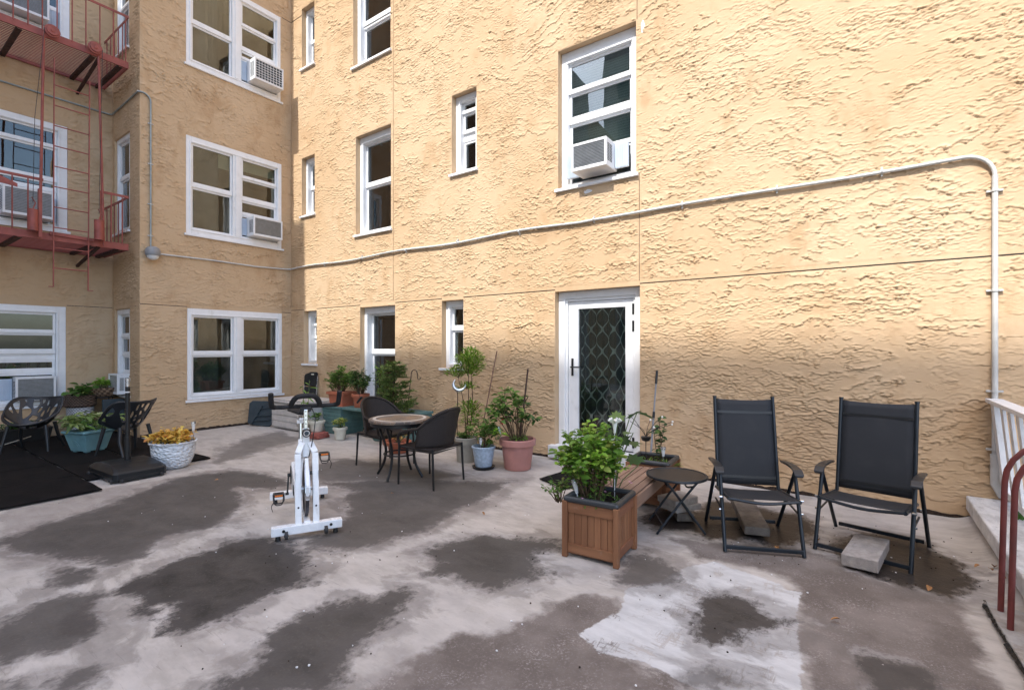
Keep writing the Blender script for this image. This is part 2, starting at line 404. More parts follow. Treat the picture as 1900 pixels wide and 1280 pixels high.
def mat_floor():
    t = NT('stained roof coating'); p = t.obj
    def sdmask(name, amp1, amp2, w, seed):
        s_ = t.attr(name)
        n1 = t.noise(3.2, 5, .6, t.mapping(p, (1,1,1), (seed, 0, 0)), .3); n2 = t.noise(16, 5, .7, t.mapping(p, (1,1,1), (0, seed, 0)))
        v = t.math('MULTIPLY_ADD', t.math('SUBTRACT', n1, .5), amp1, s_)
        v = t.math('MULTIPLY_ADD', t.math('SUBTRACT', n2, .5), amp2, v)
        return t.mapr(v, -w, w), v
    streak = t.noise(3.0, 6, .65, t.mapping(p, (1, 2.6, 1), rot=(0, 0, .5)))
    fine = t.noise(70, 4, .7); med = t.noise(9, 6, .65)
    base = t.mix(t.mapr(streak, .3, .7), (.40, .365, .328), (.535, .495, .450))
    base = t.mix(t.mapr(t.noise(1.3, 5, .6, t.mapping(p, loc=(9, 9, 9))), .5, .72, 0, .7), base, (.27, .243, .228))
    base = t.mix(t.mapr(med, .58, .75, 0, .35), base, (.24, .212, .198))
    sc_ = t.noise(1.0, 4, .7, t.mapping(p, (5, 70, 1), rot=(0, 0, .35)), .6)
    base = t.mix(t.mapr(sc_, .60, .68, 0, .45), base, (.22, .20, .19))
    base = t.mix(t.mapr(t.noise(.9, 6, .7, t.mapping(p, loc=(2, 3, 4)), 1.2), .49, .51, 0, .22), base, (.56, .53, .51))
    # speckled brown worn coating
    mm, mv = sdmask('mid_sd', .35, .10, .05, 5.); mm = t.math('MULTIPLY', mm, t.attr('mid_st'))
    spk = t.mapr(t.noise(85, 3, .75), .5, .66)
    lum = t.mapr(t.noise(5, 5, .7, t.mapping(p, loc=(2, 5, 0))), .45, .75)
    brown = t.mix(t.mapr(t.noise(2.2, 5, .6), .35, .7), (.135, .112, .097), (.225, .193, .172))
    brown = t.mix(t.math('MULTIPLY', spk, t.math('MULTIPLY_ADD', lum, .75, .14)), brown, (.42, .38, .36))
    col = t.mix(mm, base, brown)
    # rolled white paint with dry brush strokes
    wm, wv = sdmask('white_sd', .06, .07, .008, 3.)
    br = t.math('MAXIMUM', t.noise(1.0, 6, .75, t.mapping(p, (34, 5, 1), rot=(0, 0, .9)), 1.2), t.noise(1.0, 6, .75, t.mapping(p, (5, 30, 1), (5, 2, 0), rot=(0, 0, .2)), 1.5))
    br2 = t.mapr(t.noise(4.5, 4, .6, t.mapping(p, loc=(1, 7, 0))), .42, .66)
    worn = t.mapr(t.math('MULTIPLY_ADD', br2, .17, br), .66, .76, 0, .8)
    wcol = t.mix(t.mapr(streak, .3, .7), (.48, .48, .475), (.62, .62, .615))
    wm2 = t.math('MULTIPLY', wm, t.math('SUBTRACT', 1., worn))
    col = t.mix(wm2, col, wcol)
    # thin grime spreading out of the ponds
    hs = t.math('MULTIPLY_ADD', t.math('SUBTRACT', t.noise(2.1, 6, .65, t.mapping(p, (1, 1.8, 1), (7, 1, 0), (0, 0, .4)), .6), .5), .95, t.attr('dark_sd'))
    hal = t.math('MULTIPLY', t.mapr(hs, -.16, -.02), t.math('MULTIPLY_ADD', t.noise(6, 5, .7), .6, .2))
    col = t.mix(hal, col, (.155, .136, .122))
    # dark ponding stains
    dm, dv = sdmask('dark_sd', .36, .22, .036, 8.)
    rim = t.mapr(dv, .0, .25)
    dn = t.mapr(t.noise(2.6, 6, .65, t.mapping(p, (1, 1.6, 1), (4, 4, 0), (0, 0, .4)), .5), .3, .72)
    dcol = t.mix(dn, (.027, .0245, .022), (.072, .064, .057))
    dcol = t.mix(t.math('MULTIPLY', t.mapr(fine, .5, .7), .25), dcol, (.16, .15, .14))
    dcol = t.mix(t.math('SUBTRACT', 1., rim), dcol, (.070, .063, .059))
    wet = t.mapr(t.attr('dark_st'), 1.0, 1.3)
    dcol = t.mix(t.math('MULTIPLY', wet, .8), dcol, (.016, .013, .012))
    strength = t.math('MULTIPLY', dm, t.attr('dark_st'), clamp=True)
    edge_ = t.math('MULTIPLY', t.mapr(dv, -.07, .0), t.math('SUBTRACT', 1., dm))
    col = t.mix(t.math('MULTIPLY', edge_, t.mapr(t.noise(5, 4), .45, .6, 0, .35)), col, (.62, .59, .57))
    # dry brush fringe
    fr0 = t.mapr(t.noise(1.0, 5, .75, t.mapping(p, (24, 11, 1), rot=(0, 0, .5))), .44, .6, .5, 1.)
    fr = t.math('MAXIMUM', fr0, t.mapr(dv, .0, .07))
    col = t.mix(t.math('MULTIPLY', strength, fr), col, dcol)
    ws = t.mapr(t.noise(38, 2, .5, t.mapping(p, loc=(3, 3, 3))), .76, .79, 0, .7)
    col = t.mix(ws, col, (.5, .47, .45))
    t.link(col, t.b.inputs['Base Color'])
    ro = t.math('SUBTRACT', .82, t.math('MULTIPLY', strength, t.math('MULTIPLY_ADD', wet, .28, .2))); t.link(ro, t.b.inputs['Roughness'])
    t.b.inputs['Specular IOR Level'].default_value = .35
    hh = t.math('MULTIPLY_ADD', fine, .12, t.math('MULTIPLY_ADD', med, .6, t.math('MULTIPLY', wm2, .15)))
    hh = t.math('MULTIPLY_ADD', t.noise(.8, 3), 2.0, hh)
    t.link(t.bump(hh, .012, .8), t.b.inputs['Normal'])
    return t.m
M['floor'] = mat_floor()

STAINS=[
(1,0.80,[(-5.75,0.69),(-5.7,0.86),(-5.9,1.09),(-5.97,1.47),(-6.32,1.96),(-6.69,2.5),(-6.52,3.04),(-5.92,3.21),(-5.34,3.18),(-5.33,2.92),(-5.64,2.69),(-5.01,2.44),(-4.54,2.05),(-4.65,1.82),(-4.63,1.62),(-4.37,1.42),(-4.37,1.2),(-4.8,1.06),(-5.06,0.93),(-5.47,0.82),(-5.31,0.63)]),
(1,0.75,[(-5.06,3.37),(-4.68,3.84),(-3.87,4.36),(-3.32,4.67),(-3.16,3.97),(-3.15,3.47),(-3.01,2.98),(-3.12,2.56),(-3.24,2.34),(-3.6,2.21),(-3.72,2.48),(-3.88,2.86),(-4.26,3.08),(-4.49,3.39)]),
(1,0.60,[(-5.9,3.62),(-5.92,4.29),(-4.83,4.49),(-3.98,4.58),(-4.08,4.12),(-4.9,3.55),(-5.37,3.3)]),
(1,1.00,[(-3.88,1.07),(-4.0,1.21),(-4.08,1.42),(-4.11,1.61),(-4.2,1.92),(-3.97,2.15),(-3.6,2.21),(-3.15,2.06),(-2.98,1.89),(-3.0,1.7),(-3.03,1.51),(-3.0,1.31),(-3.01,1.15),(-3.14,1.1),(-3.32,1.23),(-3.45,1.18),(-3.31,1.13),(-3.38,1.05),(-3.7,1.12)]),
(1,0.85,[(-4.38,0.85),(-4.59,0.98),(-4.41,1.12),(-4.24,1.09),(-4.18,0.95),(-4.27,0.84)]),
(1,0.80,[(-3.85,0.46),(-3.97,0.6),(-4.15,0.81),(-4.02,1.02),(-3.86,1.08),(-3.83,0.98),(-3.55,0.93),(-3.37,0.86),(-3.36,0.72),(-3.46,0.56),(-3.6,0.43)]),
(1,0.90,[(-2.39,1.0),(-2.46,1.2),(-2.62,1.42),(-2.71,1.66),(-2.68,1.86),(-2.46,1.98),(-2.5,2.23),(-2.32,2.22),(-2.17,1.98),(-2.13,1.74),(-2.06,1.49),(-1.93,1.33)]),
(1,0.90,[(-2.77,2.68),(-2.67,3.01),(-2.57,3.22),(-2.31,3.33),(-2.0,3.49),(-1.86,3.38),(-1.97,3.12),(-1.87,2.97),(-1.71,2.98),(-1.77,2.74),(-1.96,2.52),(-2.18,2.45),(-2.41,2.44),(-2.51,2.62)]),
(1,0.75,[(-1.39,3.16),(-1.45,3.5),(-1.37,3.73),(-1.15,3.59),(-1.02,3.47),(-0.98,3.26),(-1.14,3.11),(-1.3,3.06)]),
(1,1.00,[(-0.83,2.93),(-0.83,3.2),(-0.7,3.36),(-0.55,3.36),(-0.44,3.24),(-0.28,3.26),(-0.36,3.05),(-0.48,2.96),(-0.53,2.81),(-0.68,2.73),(-0.78,2.8)]),
(1,1.30,[(-1.62,4.29),(-1.56,4.7),(-1.31,4.88),(-1.22,5.35),(-0.96,5.32),(-0.41,5.33),(-0.3,4.91),(-0.35,4.59),(-0.55,4.32),(-0.79,4.35),(-1.0,4.2),(-1.19,4.28),(-1.43,4.1)]),
(1,1.25,[(-0.2,4.76),(-0.0,5.12),(0.35,5.16),(0.6,4.78),(0.61,4.35),(0.46,4.05),(0.25,4.08),(0.12,4.13),(-0.13,4.32)]),
(1,0.90,[(0.02,3.12),(0.13,3.11),(0.23,3.12),(0.33,2.94),(0.01,2.71)]),
(1,0.75,[(-3.02,0.56),(-3.12,0.69),(-3.12,0.81),(-3.01,0.86),(-2.92,0.78),(-2.93,0.68),(-2.92,0.63)]),
(1,0.70,[(-3.2,0.38),(-3.33,0.4),(-3.19,0.59),(-3.07,0.7),(-3.02,0.56)]),
(1,0.45,[(-7.59,3.32),(-8.55,4.17),(-8.81,4.98),(-7.74,4.75),(-7.52,4.07),(-7.15,3.41),(-7.02,3.04)]),
(1,0.60,[(-0.67,2.5),(-0.53,2.55),(-0.41,2.53),(-0.53,2.32),(-0.67,2.23),(-0.73,2.34)]),
(2,1.00,[(-1.88,1.36),(-1.84,1.64),(-1.82,1.84),(-1.77,2.03),(-1.61,2.21),(-1.54,2.5),(-1.46,2.79),(-1.25,2.86),(-1.07,2.69),(-1.05,2.48),(-1.05,2.36),(-0.85,2.32),(-0.7,2.33),(-0.69,2.21)]),
(2,1.00,[(-0.35,3.71),(-0.49,3.85),(-0.8,3.84),(-1.01,3.75),(-1.25,4.02),(-0.7,4.34),(-0.2,4.38),(0.28,4.11),(0.47,4.06),(0.46,3.71),(0.5,3.39),(0.49,3.05),(-0.22,2.54),(-0.28,3.06)]),
(2,1.00,[(-3.78,0.83),(-3.87,0.99),(-3.61,0.95),(-3.44,0.87),(-3.52,0.75),(-3.73,0.73)]),
(2,0.40,[(-7.1,1.07),(-6.81,1.86),(-6.63,3.03),(-6.03,3.13),(-5.06,3.11),(-5.01,2.55),(-4.5,1.57),(-4.62,1.02),(-4.87,0.73)]),
(2,0.40,[(-6.42,3.94),(-4.32,5.43),(-3.23,5.12),(-2.89,3.47),(-3.04,2.49),(-3.71,2.01),(-4.09,2.62)]),
(3,1.00,[(-1.03,3.57),(-0.88,3.78),(-0.6,3.72),(-0.42,3.66),(-0.4,3.61),(-0.32,3.63),(-0.32,3.4),(-0.29,3.11),(-0.22,2.54),(-0.53,2.32),(-0.73,2.34),(-0.87,2.38),(-1.1,2.31),(-1.26,2.39),(-1.17,2.76),(-1.24,3.03),(-1.11,3.23)]),
]

# ================================================================ SETTING
WA, XB, YR, XL, ZT = 5.98, -10.15, 3.22, -11.49, 10.5
def sd_poly(P, poly):
    poly = np.array(poly, float); a = poly; b = np.roll(poly, -1, 0)
    best = np.full(len(P), 1e9); ins = np.zeros(len(P), bool)
    for i in range(len(a)):
        e = b[i]-a[i]; w = P-a[i]; q = np.clip((w@e)/max(1e-9, e@e), 0, 1)
        best = np.minimum(best, ((w-q[:, None]*e)**2).sum(1))
        c = (a[i,1] > P[:,1]) != (b[i,1] > P[:,1])
        if e[1] != 0: ins ^= c & (P[:,0] < (b[i,0]-a[i,0])*(P[:,1]-a[i,1])/(b[i,1]-a[i,1])+a[i,0])
    d = np.sqrt(best); return np.where(ins, d, -d)
def floor_sheet():
    xs = np.concatenate([np.arange(XL, -6, .035), np.arange(-6, .82, .022)]); ys = np.concatenate([np.arange(-7, .3, .6), np.arange(.3, WA, .024), [WA]])
    X, Y = np.meshgrid(xs, ys); P = np.stack([X.ravel(), Y.ravel()], 1); n = len(xs); m = len(ys)
    Z = .006*np.sin(P[:,0]*1.3+1)*np.sin(P[:,1]*1.7)-.006
    # cove where the membrane turns up at the wall and the parapet
    Z += .018*np.clip(1-(WA-P[:,1])/.10, 0, 1)**2+.05*np.clip(1-(.80-P[:,0])/.16, 0, 1)**2
    me = bpy.data.meshes.new('roof_deck'); idx = np.arange(n*m).reshape(m, n)
    F = np.stack([idx[:-1,:-1], idx[:-1,1:], idx[1:,1:], idx[1:,:-1]], -1).reshape(-1, 4)
    me.vertices.add(n*m); me.vertices.foreach_set('co', np.column_stack([P, Z]).ravel())
    me.loops.add(F.size); me.loops.foreach_set('vertex_index', F.ravel())
    me.polygons.add(len(F)); me.polygons.foreach_set('loop_start', np.arange(0, F.size, 4)); me.polygons.foreach_set('loop_total', np.full(len(F), 4))
    me.polygons.foreach_set('use_smooth', [True]*len(F)); me.update(); me.validate()
    for k, nm in ((1, 'dark'), (2, 'mid'), (3, 'white')):
        best = np.full(len(P), -1.); st = np.zeros(len(P))
        for kk, s_, poly in STAINS:
            if kk != k: continue
            d = sd_poly(P, poly)
            up = d > best; best = np.where(up, d, best); st = np.where(up, s_, st)
        for suf, arr in (('_sd', np.clip(best, -1, 1)), ('_st', st)):
            at = me.attributes.new(nm+suf, 'FLOAT', 'POINT'); at.data.foreach_set('value', arr.astype(np.float32))
    me.materials.append(M['floor'])
    o = bpy.data.objects.new('roof_deck', me); C.objects.link(o); tag(o, kind='structure')
floor_sheet()
g = MB(); g.add([(-150,-150,-4),(150,-150,-4),(150,150,-4),(-150,150,-4)], [(0,1,2,3)]); tag(g.build('ground', M['ground']), kind='structure')

# ---------------------------------------------------------------- the stucco apartment building
bld = thing('apartment_building', 'ochre stucco apartment building with white windows wrapping round the terrace', 'building', (0, 0, 0))
fA = lambda u, d, w: (u, WA-d, w)
fB = lambda u, d, w: (XB+d, u, w)
fL = lambda u, d, w: (XL+d, u, w)
fR = lambda u, d, w: (u, YR-d, w)
A_OPEN = [(-3.46,-2.33,3.75,5.67),(-5.45,-4.93,4.36,5.64),(-7.92,-6.92,3.70,5.58),(-8.0,-6.93,6.92,8.9),(-9.74,-9.27,4.34,5.57),
          (-9.74,-9.28,7.46,8.75),(-5.67,-5.20,1.22,2.32),(-7.79,-6.81,.45,2.31),(-9.66,-9.20,1.22,2.32),(-3.51,-2.28,.0,2.33)]
B_OPEN = [(3.95,5.77,.58,2.28),(3.93,5.76,3.66,5.47),(3.93,5.74,6.79,8.6)]
L_OPEN = [(1.0,2.55,.57,2.27),(1.0,2.57,3.6,5.45),(1.0,2.60,7.0,8.8)]
R_OPEN = [(-11.36,-10.62,.70,2.25),(-11.38,-10.62,3.65,5.41),(-11.36,-10.66,6.92,8.7)]
RS = np.random.RandomState(3); TAB = RS.rand(512, 512)
def vn(x, y, seed):
    x = x+seed*17.3; y = y+seed*9.1; ix = np.floor(x).astype(int); iy = np.floor(y).astype(int); fx = x-ix; fy = y-iy
    fx = fx*fx*(3-2*fx); fy = fy*fy*(3-2*fy); a = ix & 511; b = (ix+1) & 511; c = iy & 511; d = (iy+1) & 511
    return (TAB[a,c]*(1-fx)+TAB[b,c]*fx)*(1-fy)+(TAB[a,d]*(1-fx)+TAB[b,d]*fx)*fy
def fbm(x, y, seed, octv=3, rough=.5):
    s_ = 0; w = 1; t = 0
    for k in range(octv): s_ = s_+w*vn(x*2.03**k, y*2.03**k, seed+k*3); t += w; w *= rough
    return s_/t
def sstep(x, a, b): t = np.clip((x-a)/(b-a), 0, 1); return t*t*(3-2*t)
def stucco_height(U, Z, sd_):
    h = 0
    for k, big, small, seed, thr, amp, pw in ((7.0, 4.6, 1.5, 1, .49, .0095, 5.), (11.0, 7.0, 2.2, 5, .50, .0080, 5.), (16., 9., 2.8, 9, .505, .0065, 4.5), (23., 12., 3.8, 13, .515, .0048, 4.)):
        v = Z*k+big*fbm(U*.9, Z*.9, seed+sd_, 2)+small*fbm(U*6.0, Z*7, seed+20+sd_, 4, .6)+small*.26*vn(U*30, Z*34, seed+40)
        m = sstep(fbm(U*3.8, Z*6.4, seed+60+sd_, 4, .6), thr, thr+.07)*(.45+.55*sstep(fbm(U*1.3, Z*1.3, seed+80), .35, .6))
        fr = v-np.floor(v); h = h+m*(amp*(1-fr)**pw-.8*amp*sstep(fr, 1-.012*k, 1-.004*k))
    return h+.004*fbm(U*2.2, Z*2.6, 33+sd_, 3)
def wall(name, fn, u0, u1, w0, w1, opens, depth, ustep, zstep, vis):
    """one stucco wall; the part inside vis=(u0,u1,z0,z1) carries real trowel relief"""
    us = sorted({u0, u1, *[o[0] for o in opens], *[o[1] for o in opens]}); ws = sorted({w0, w1, *[o[2] for o in opens], *[o[3] for o in opens]})
    def fill(keys, lo, hi, step):
        out = []
        for a, b in zip(keys[:-1], keys[1:]):
            if b <= lo or a >= hi: out.append(a); continue
            x = a
            while x < b-1e-6: out.append(x); x += step(x) if callable(step) else step
            if b-out[-1] < .003 and len(out) > 1 and out[-1] not in keys: out.pop()
        return np.array(out+[keys[-1]])
    us = sorted(set(us) | {vis[0], vis[1]}); ws = sorted(set(ws) | {vis[2], vis[3]})
    gu = fill([u for u in us], vis[0], vis[1], ustep); gw = fill(ws, vis[2], vis[3], zstep)
    n, m = len(gu), len(gw); U, Z = np.meshgrid(gu, gw)
    H_ = stucco_height(U, Z, {'x': 0, 'y': 7}['x' if fn in (fA, fR) else 'y']+abs(u1)*.37)
    def edge(x, a, b): return np.clip((x-a)/.03, 0, 1)*np.clip((b-x)/.03, 0, 1)
    fade = edge(U, u0, u1)*sstep(Z, 0.0, .05)
    for a, b, c, d in opens:
        dist = np.maximum(np.maximum(a-U, U-b), np.maximum(c-Z, Z-d)); fade = fade*np.clip(dist/.022, 0, 1)
    for zj in JOINTS: fade = fade*np.clip((np.abs(Z-zj-.009)-.018)/.03, 0, 1)
    for uj, z0, z1 in VJOINTS: fade = np.where((Z > z0) & (Z < z1), fade*np.clip((np.abs(U-uj)-.012)/.03, 0, 1), fade)
    H_ = H_*fade*(1.2 if fn is fA else 1.75)
    P = np.array(fn(0, 1, 0))-np.array(fn(0, 0, 0)); A_ = np.array(fn(1, 0, 0))-np.array(fn(0, 0, 0)); O_ = np.array(fn(0, 0, 0))
    co = O_+U.ravel()[:, None]*A_+H_.ravel()[:, None]*P+Z.ravel()[:, None]*np.array((0, 0, 1.))
    idx = np.arange(n*m).reshape(m, n); cu = (gu[:-1]+gu[1:])/2; cw = (gw[:-1]+gw[1:])/2; CU, CW = np.meshgrid(cu, cw); ok = np.ones(CU.shape, bool)
    for a, b, c, d in opens: ok &= ~((CU > a) & (CU < b) & (CW > c) & (CW < d))
    F = np.stack([idx[:-1,:-1], idx[:-1,1:], idx[1:,1:], idx[1:,:-1]], -1)[ok]
    if fn in (fB, fL): pass
    base = len(co); ex = []; ef = []
    for a, b, c, d in opens:
        for q in ([(a,0,c),(a,-depth,c),(a,-depth,d),(a,0,d)], [(b,0,c),(b,0,d),(b,-depth,d),(b,-depth,c)], [(a,0,d),(a,-depth,d),(b,-depth,d),(b,0,d)], [(a,0,c),(b,0,c),(b,-depth,c),(a,-depth,c)]):
            k = base+len(ex); ex += [fn(*p) for p in q]; ef.append((k, k+1, k+2, k+3))
    if ex: co = np.vstack([co, np.array(ex)]); F = np.vstack([F, np.array(ef)])
    me = bpy.data.meshes.new(name); me.vertices.add(len(co)); me.vertices.foreach_set('co', co.ravel().astype(np.float32))
    me.loops.add(F.size); me.loops.foreach_set('vertex_index', F.ravel().astype(np.int32)); me.polygons.add(len(F))
    me.polygons.foreach_set('loop_start', np.arange(0, F.size, 4, dtype=np.int32)); me.polygons.foreach_set('loop_total', np.full(len(F), 4, dtype=np.int32)); me.update()
    me.materials.append(M['stucco']); o = bpy.data.objects.new(name, me); C.objects.link(o); o.parent = bld
    return o
JOINTS = (2.36, 8.62); VJOINTS = ((-2.285, 2.39, 3.74), (-6.855, 2.39, 10.4), (-2.315, 5.68, 10.4))
ZT = 13.5
wall('wall', fA, XB, 6.0, -4, ZT, A_OPEN, .32, lambda x: .0125 if x > -4 else .0125+(-4-x)*.0018, .0075, (XB, 1.3, -.02, 9.1))
JOINTS = (2.31, 8.62); VJOINTS = ()
wall('wall', fB, YR, WA, -4, ZT, B_OPEN, .28, .016, .012, (YR, WA, -.02, 8.9))
wall('wall', fR, XL, XB, -4, ZT, R_OPEN, .28, .018, .012, (XL, XB, -.02, 8.4))
wall('wall', fL, -14.0, YR, -4, ZT, L_OPEN, .28, .020, .014, (1.4, YR, -.02, 8.3))
# storey joints: thin proud drip lips with a dark groove below
def joint(fn, segs, w):
    for a, b in segs:
        mb = MB(fn); mb.box(a, .0, w, b, .007, w+.028); mb.build('expansion_joint_lip', M['stucco'], bld)
        mb = MB(fn); mb.box(a, .0005, w-.010, b, .003, w); mb.build('expansion_joint', M['black plastic'], bld)
joint(fA, [(-10.14,-9.66),(-9.2,-7.79),(-6.81,-5.67),(-5.2,-3.51),(-2.28,3.0)], 2.36)
joint(fB, [(3.22,3.95),(5.77,5.97)], 2.31)
joint(fL, [(-2,.99),(2.56,3.21)], 2.30)
joint(fR, [(-11.48,-11.37),(-10.61,-10.15)], 2.28)
joint(fB, [(5.77,5.97)], 8.62); joint(fA, [(-10.14,-9.75)], 8.62)
for u, w0, w1 in ((-2.29, 2.39, 3.74), (-6.86, 2.39, 10.4), (-2.32, 5.68, 10.4)):
    mb = MB(fA); mb.box(u, .0005, w0, u+.009, .004, w1); mb.build('expansion_joint', M['joint'], bld)
mb = MB(fB); mb.box(3.93, .0005, .08, 3.938, .003, .57); mb.build('expansion_joint', M['brown iron'], bld)
# ragged dark strip painting the dirt and shadow in the gap under the stucco
for fn, a, b in ((fA, -10.14, -3.60), (fA, -2.22, 2.0), (fB, 3.22, 5.96)):
    mb = MB(fn); n = int((b-a)/.05); rr_ = np.random.RandomState(int(abs(a)*10)); hh = .030+.020*rr_.rand(n+1)
    vs = []
    for k in range(n+1): u = a+(b-a)*k/n; vs += [(u, .003, -.03), (u, .006+.004*rr_.rand(), hh[k]), (u, .0005, hh[k]+.004)]
    mb.add(vs, [f for k in range(n) for f in ((3*k, 3*k+3, 3*k+4, 3*k+1), (3*k+1, 3*k+4, 3*k+5, 3*k+2))]); mb.build('gap_shadow_line', M['soil'], bld)
# patches of bare white spackle beside and below the upper right window
for (u, w, a, b) in ((-2.24, 5.56, .028, .075), (-3.0, 3.64, .07, .025)):
    mb = MB(fA); mb.prism([(u+a*math.cos(t*.7)*(1+.25*math.sin(3*t)), 0.004) for t in range(1)], 0, 0) if False else None
    pts = [(u+a*math.cos(k*PI/6)*(1+.2*math.sin(5*k)), w+b*math.sin(k*PI/6)*(1+.2*math.cos(4*k))) for k in range(12)]
    mb.add([(x, .004, z) for x, z in pts], [tuple(range(12))]); mb.add([(x, .0005, z) for x, z in pts], [tuple(range(12))]); mb.build('spackle_patch', M['white plastic'], bld)

def ring(mb, u0, u1, w0, w1, t, d0, d1, tt=None, tb=None):
    tt = tt or t; tb = tb or t
    mb.box(u0, d0, w0, u0+t, d1, w1); mb.box(u1-t, d0, w0, u1, d1, w1)
    mb.box(u0+t, d0, w1-tt, u1-t, d1, w1); mb.box(u0+t, d0, w0, u1-t, d1, w0+tb)
def window(fn, u0, u1, w0, w1, rec, units, sill=True, head=.10, side=.09, bot=.07, covers=(), jamb=.0, proud=False, mull=.12):
    """units: list of (rails) ; a rail is (height, thickness, depth step); panes run between rails"""
    f = MB(fn); d0, d1 = -rec-.07-jamb, -rec
    ring(f, u0+.002, u1-.002, w0+.002, w1-.002, side, d0, d1, head, bot)
    # stepped inner lip on the casing
    ring(f, u0+side-.03, u1-side+.03, w0+bot-.03, w1-head+.03, .022, d1-.004, d1+.012)
    win = f.build('window', M['vinyl'], bld, bevel=.004)
    if sill:
        s = MB(fn); s.box(u0-.035, -rec+.0, w0-.045, u1+.035, .045, w0-.004); s.build('sill', M['vinyl'], win, bevel=.004)
    a, b = u0+side, u1-side; n = len(units); wd = (b-a-mull*(n-1))/n
    base = -rec-.03-jamb
    for i, rails in enumerate(units):
        l = a+i*(wd+mull); r = l+wd
        if i: m = MB(fn); m.box(l-mull, -rec-.06, w0+bot, l, -rec-.002, w1-head); m.box(l-mull*.72, -rec-.002, w0+bot, l-mull*.28, -rec+.012, w1-head); m.build('mullion', M['vinyl'], win, bevel=.003)
        zs = [(w1-head, 0.0)]+[(x[0], x[1]) for x in rails]+[(w0+bot, 0.0)]
        for k in range(len(zs)-1):
            top = zs[k][0]-zs[k][1]/2; bt = zs[k+1][0]+zs[k+1][1]/2
            dd = base-.016*min(k, 2)
            s = MB(fn); ring(s, l+.004, r-.004, bt, top, .035, dd-.03, dd, .035, .035)
            s.build('sash', M['vinyl'], win, bevel=.003)
            p = MB(fn); p.box(l+.03, dd-.02, bt+.025, r-.03, dd-.014, top-.025); p.build('pane', M['glass'], win)
            if k < len(rails):
                z, th = rails[k]
                s = MB(fn); s.box(l+.004, dd-.035, z-th/2, r-.004, dd+.012, z+th/2); s.build('meeting_rail', M['vinyl'], win, bevel=.003)
    D = -rec-jamb-.13; E = -1.3
    rm = MB(fn); a0, b0, c0, e0 = u0+.01, u1-.01, w0+.01, w1-.01
    rm.add([(a0-.4,D-.15,c0-.3),(b0+.4,D-.15,c0-.3),(b0+.4,D-.15,e0+.3),(a0-.4,D-.15,e0+.3),(a0-.4,E,c0-.3),(b0+.4,E,c0-.3),(b0+.4,E,e0+.3),(a0-.4,E,e0+.3)], [(4,5,6,7),(0,4,7,3),(1,2,6,5),(0,1,5,4),(3,7,6,2)])
    rm.build('room_recess', M['room'], win)
    for (kind, x0, x1, z0, z1) in covers:
        c = MB(fn)
        if kind == 'curtain':
            N = 40; vs = []
            for k in range(N+1):
                x = x0+(x1-x0)*k/N; dep = D-.05+.02*math.sin(k*1.1)+.01*math.sin(k*2.7)
                vs += [(x, dep, z0), (x, dep, z1)]
            c.add(vs, [(2*k, 2*k+2, 2*k+3, 2*k+1) for k in range(N)]); c.build('curtain', M['pink curtain'], win, smooth=True)
        elif kind == 'blind': c.box(x0, D-.04, z0, x1, D-.03, z1); c.build('blind', M['blind'], win)
        elif kind == 'roller': c.box(x0, D+.02, z0, x1, D+.026, z1); c.build('blind', M['cream blind'], win)
    return win
# long wall
window(fA, *A_OPEN[0], .10, [[(5.10,.035),(4.70,.07),(4.24,.03)]], head=.17, side=.10, covers=[('blind',-3.4,-2.4,4.0,5.46)])
window(fA, *A_OPEN[1], .10, [[(5.38,.03),(5.06,.03),(4.94,.055)]], head=.10, side=.10, jamb=.03)
window(fA, *A_OPEN[2], .10, [[(4.66,.06)]], head=.13, side=.09, jamb=.05, covers=[('curtain',-7.55,-6.9,4.66,5.3)])
window(fA, *A_OPEN[3], .10, [[(7.80,.06),(7.74,.03)]], side=.09, jamb=.05)
window(fA, *A_OPEN[4], .10, [[(4.95,.05)]], side=.07, jamb=.05)
window(fA, *A_OPEN[5], .10, [[(8.08,.05)]], side=.07, jamb=.05)
window(fA, *A_OPEN[6], .10, [[(1.86,.05)]], side=.09, jamb=.03)
window(fA, *A_OPEN[7], .10, [[(1.46,.06)]], head=.12, side=.08, jamb=.09, covers=[('blind',-7.5,-6.83,1.3,1.98)])
window(fA, *A_OPEN[8], .10, [[(2.03,.03),(1.76,.03),(1.68,.05)]], side=.07, jamb=.06)
# bay wall, frames stand almost flush with the stucco
window(fB, *B_OPEN[0], -.005, [[(1.43,.05)],[(1.43,.05)]], head=.13, side=.08, bot=.09, mull=.17)
window(fB, *B_OPEN[1], -.005, [[(4.57,.06)],[(4.97,.03),(4.54,.06),(4.24,.03)]], head=.12, side=.09, bot=.10, mull=.17, covers=[('roller',4.02,4.75,5.05,5.34),('roller',4.9,5.65,5.12,5.33)])
window(fB, *B_OPEN[2], -.005, [[(7.61,.06)],[(8.03,.03),(7.56,.06),(7.38,.03)]], head=.12, side=.09, bot=.10, mull=.17)
# left wall
window(fL, *L_OPEN[0], .0, [[(1.81,.03),(1.47,.05),(1.36,.05),(1.14,.05)]], head=.12, side=.13)
window(fL, *L_OPEN[1], .0, [[(5.04,.03),(4.46,.05),(4.28,.04)]], head=.12, side=.13)
window(fL, *L_OPEN[2], .0, [[(7.9,.06),(7.45,.04)]], head=.12, side=.13)
# return wall
window(fR, *R_OPEN[0], .03, [[(1.76,.04),(1.42,.04),(1.08,.05)]], side=.10)
window(fR, *R_OPEN[1], .03, [[(4.66,.05)]], side=.10)
window(fR, *R_OPEN[2], .03, [[(7.8,.05)]], side=.10)

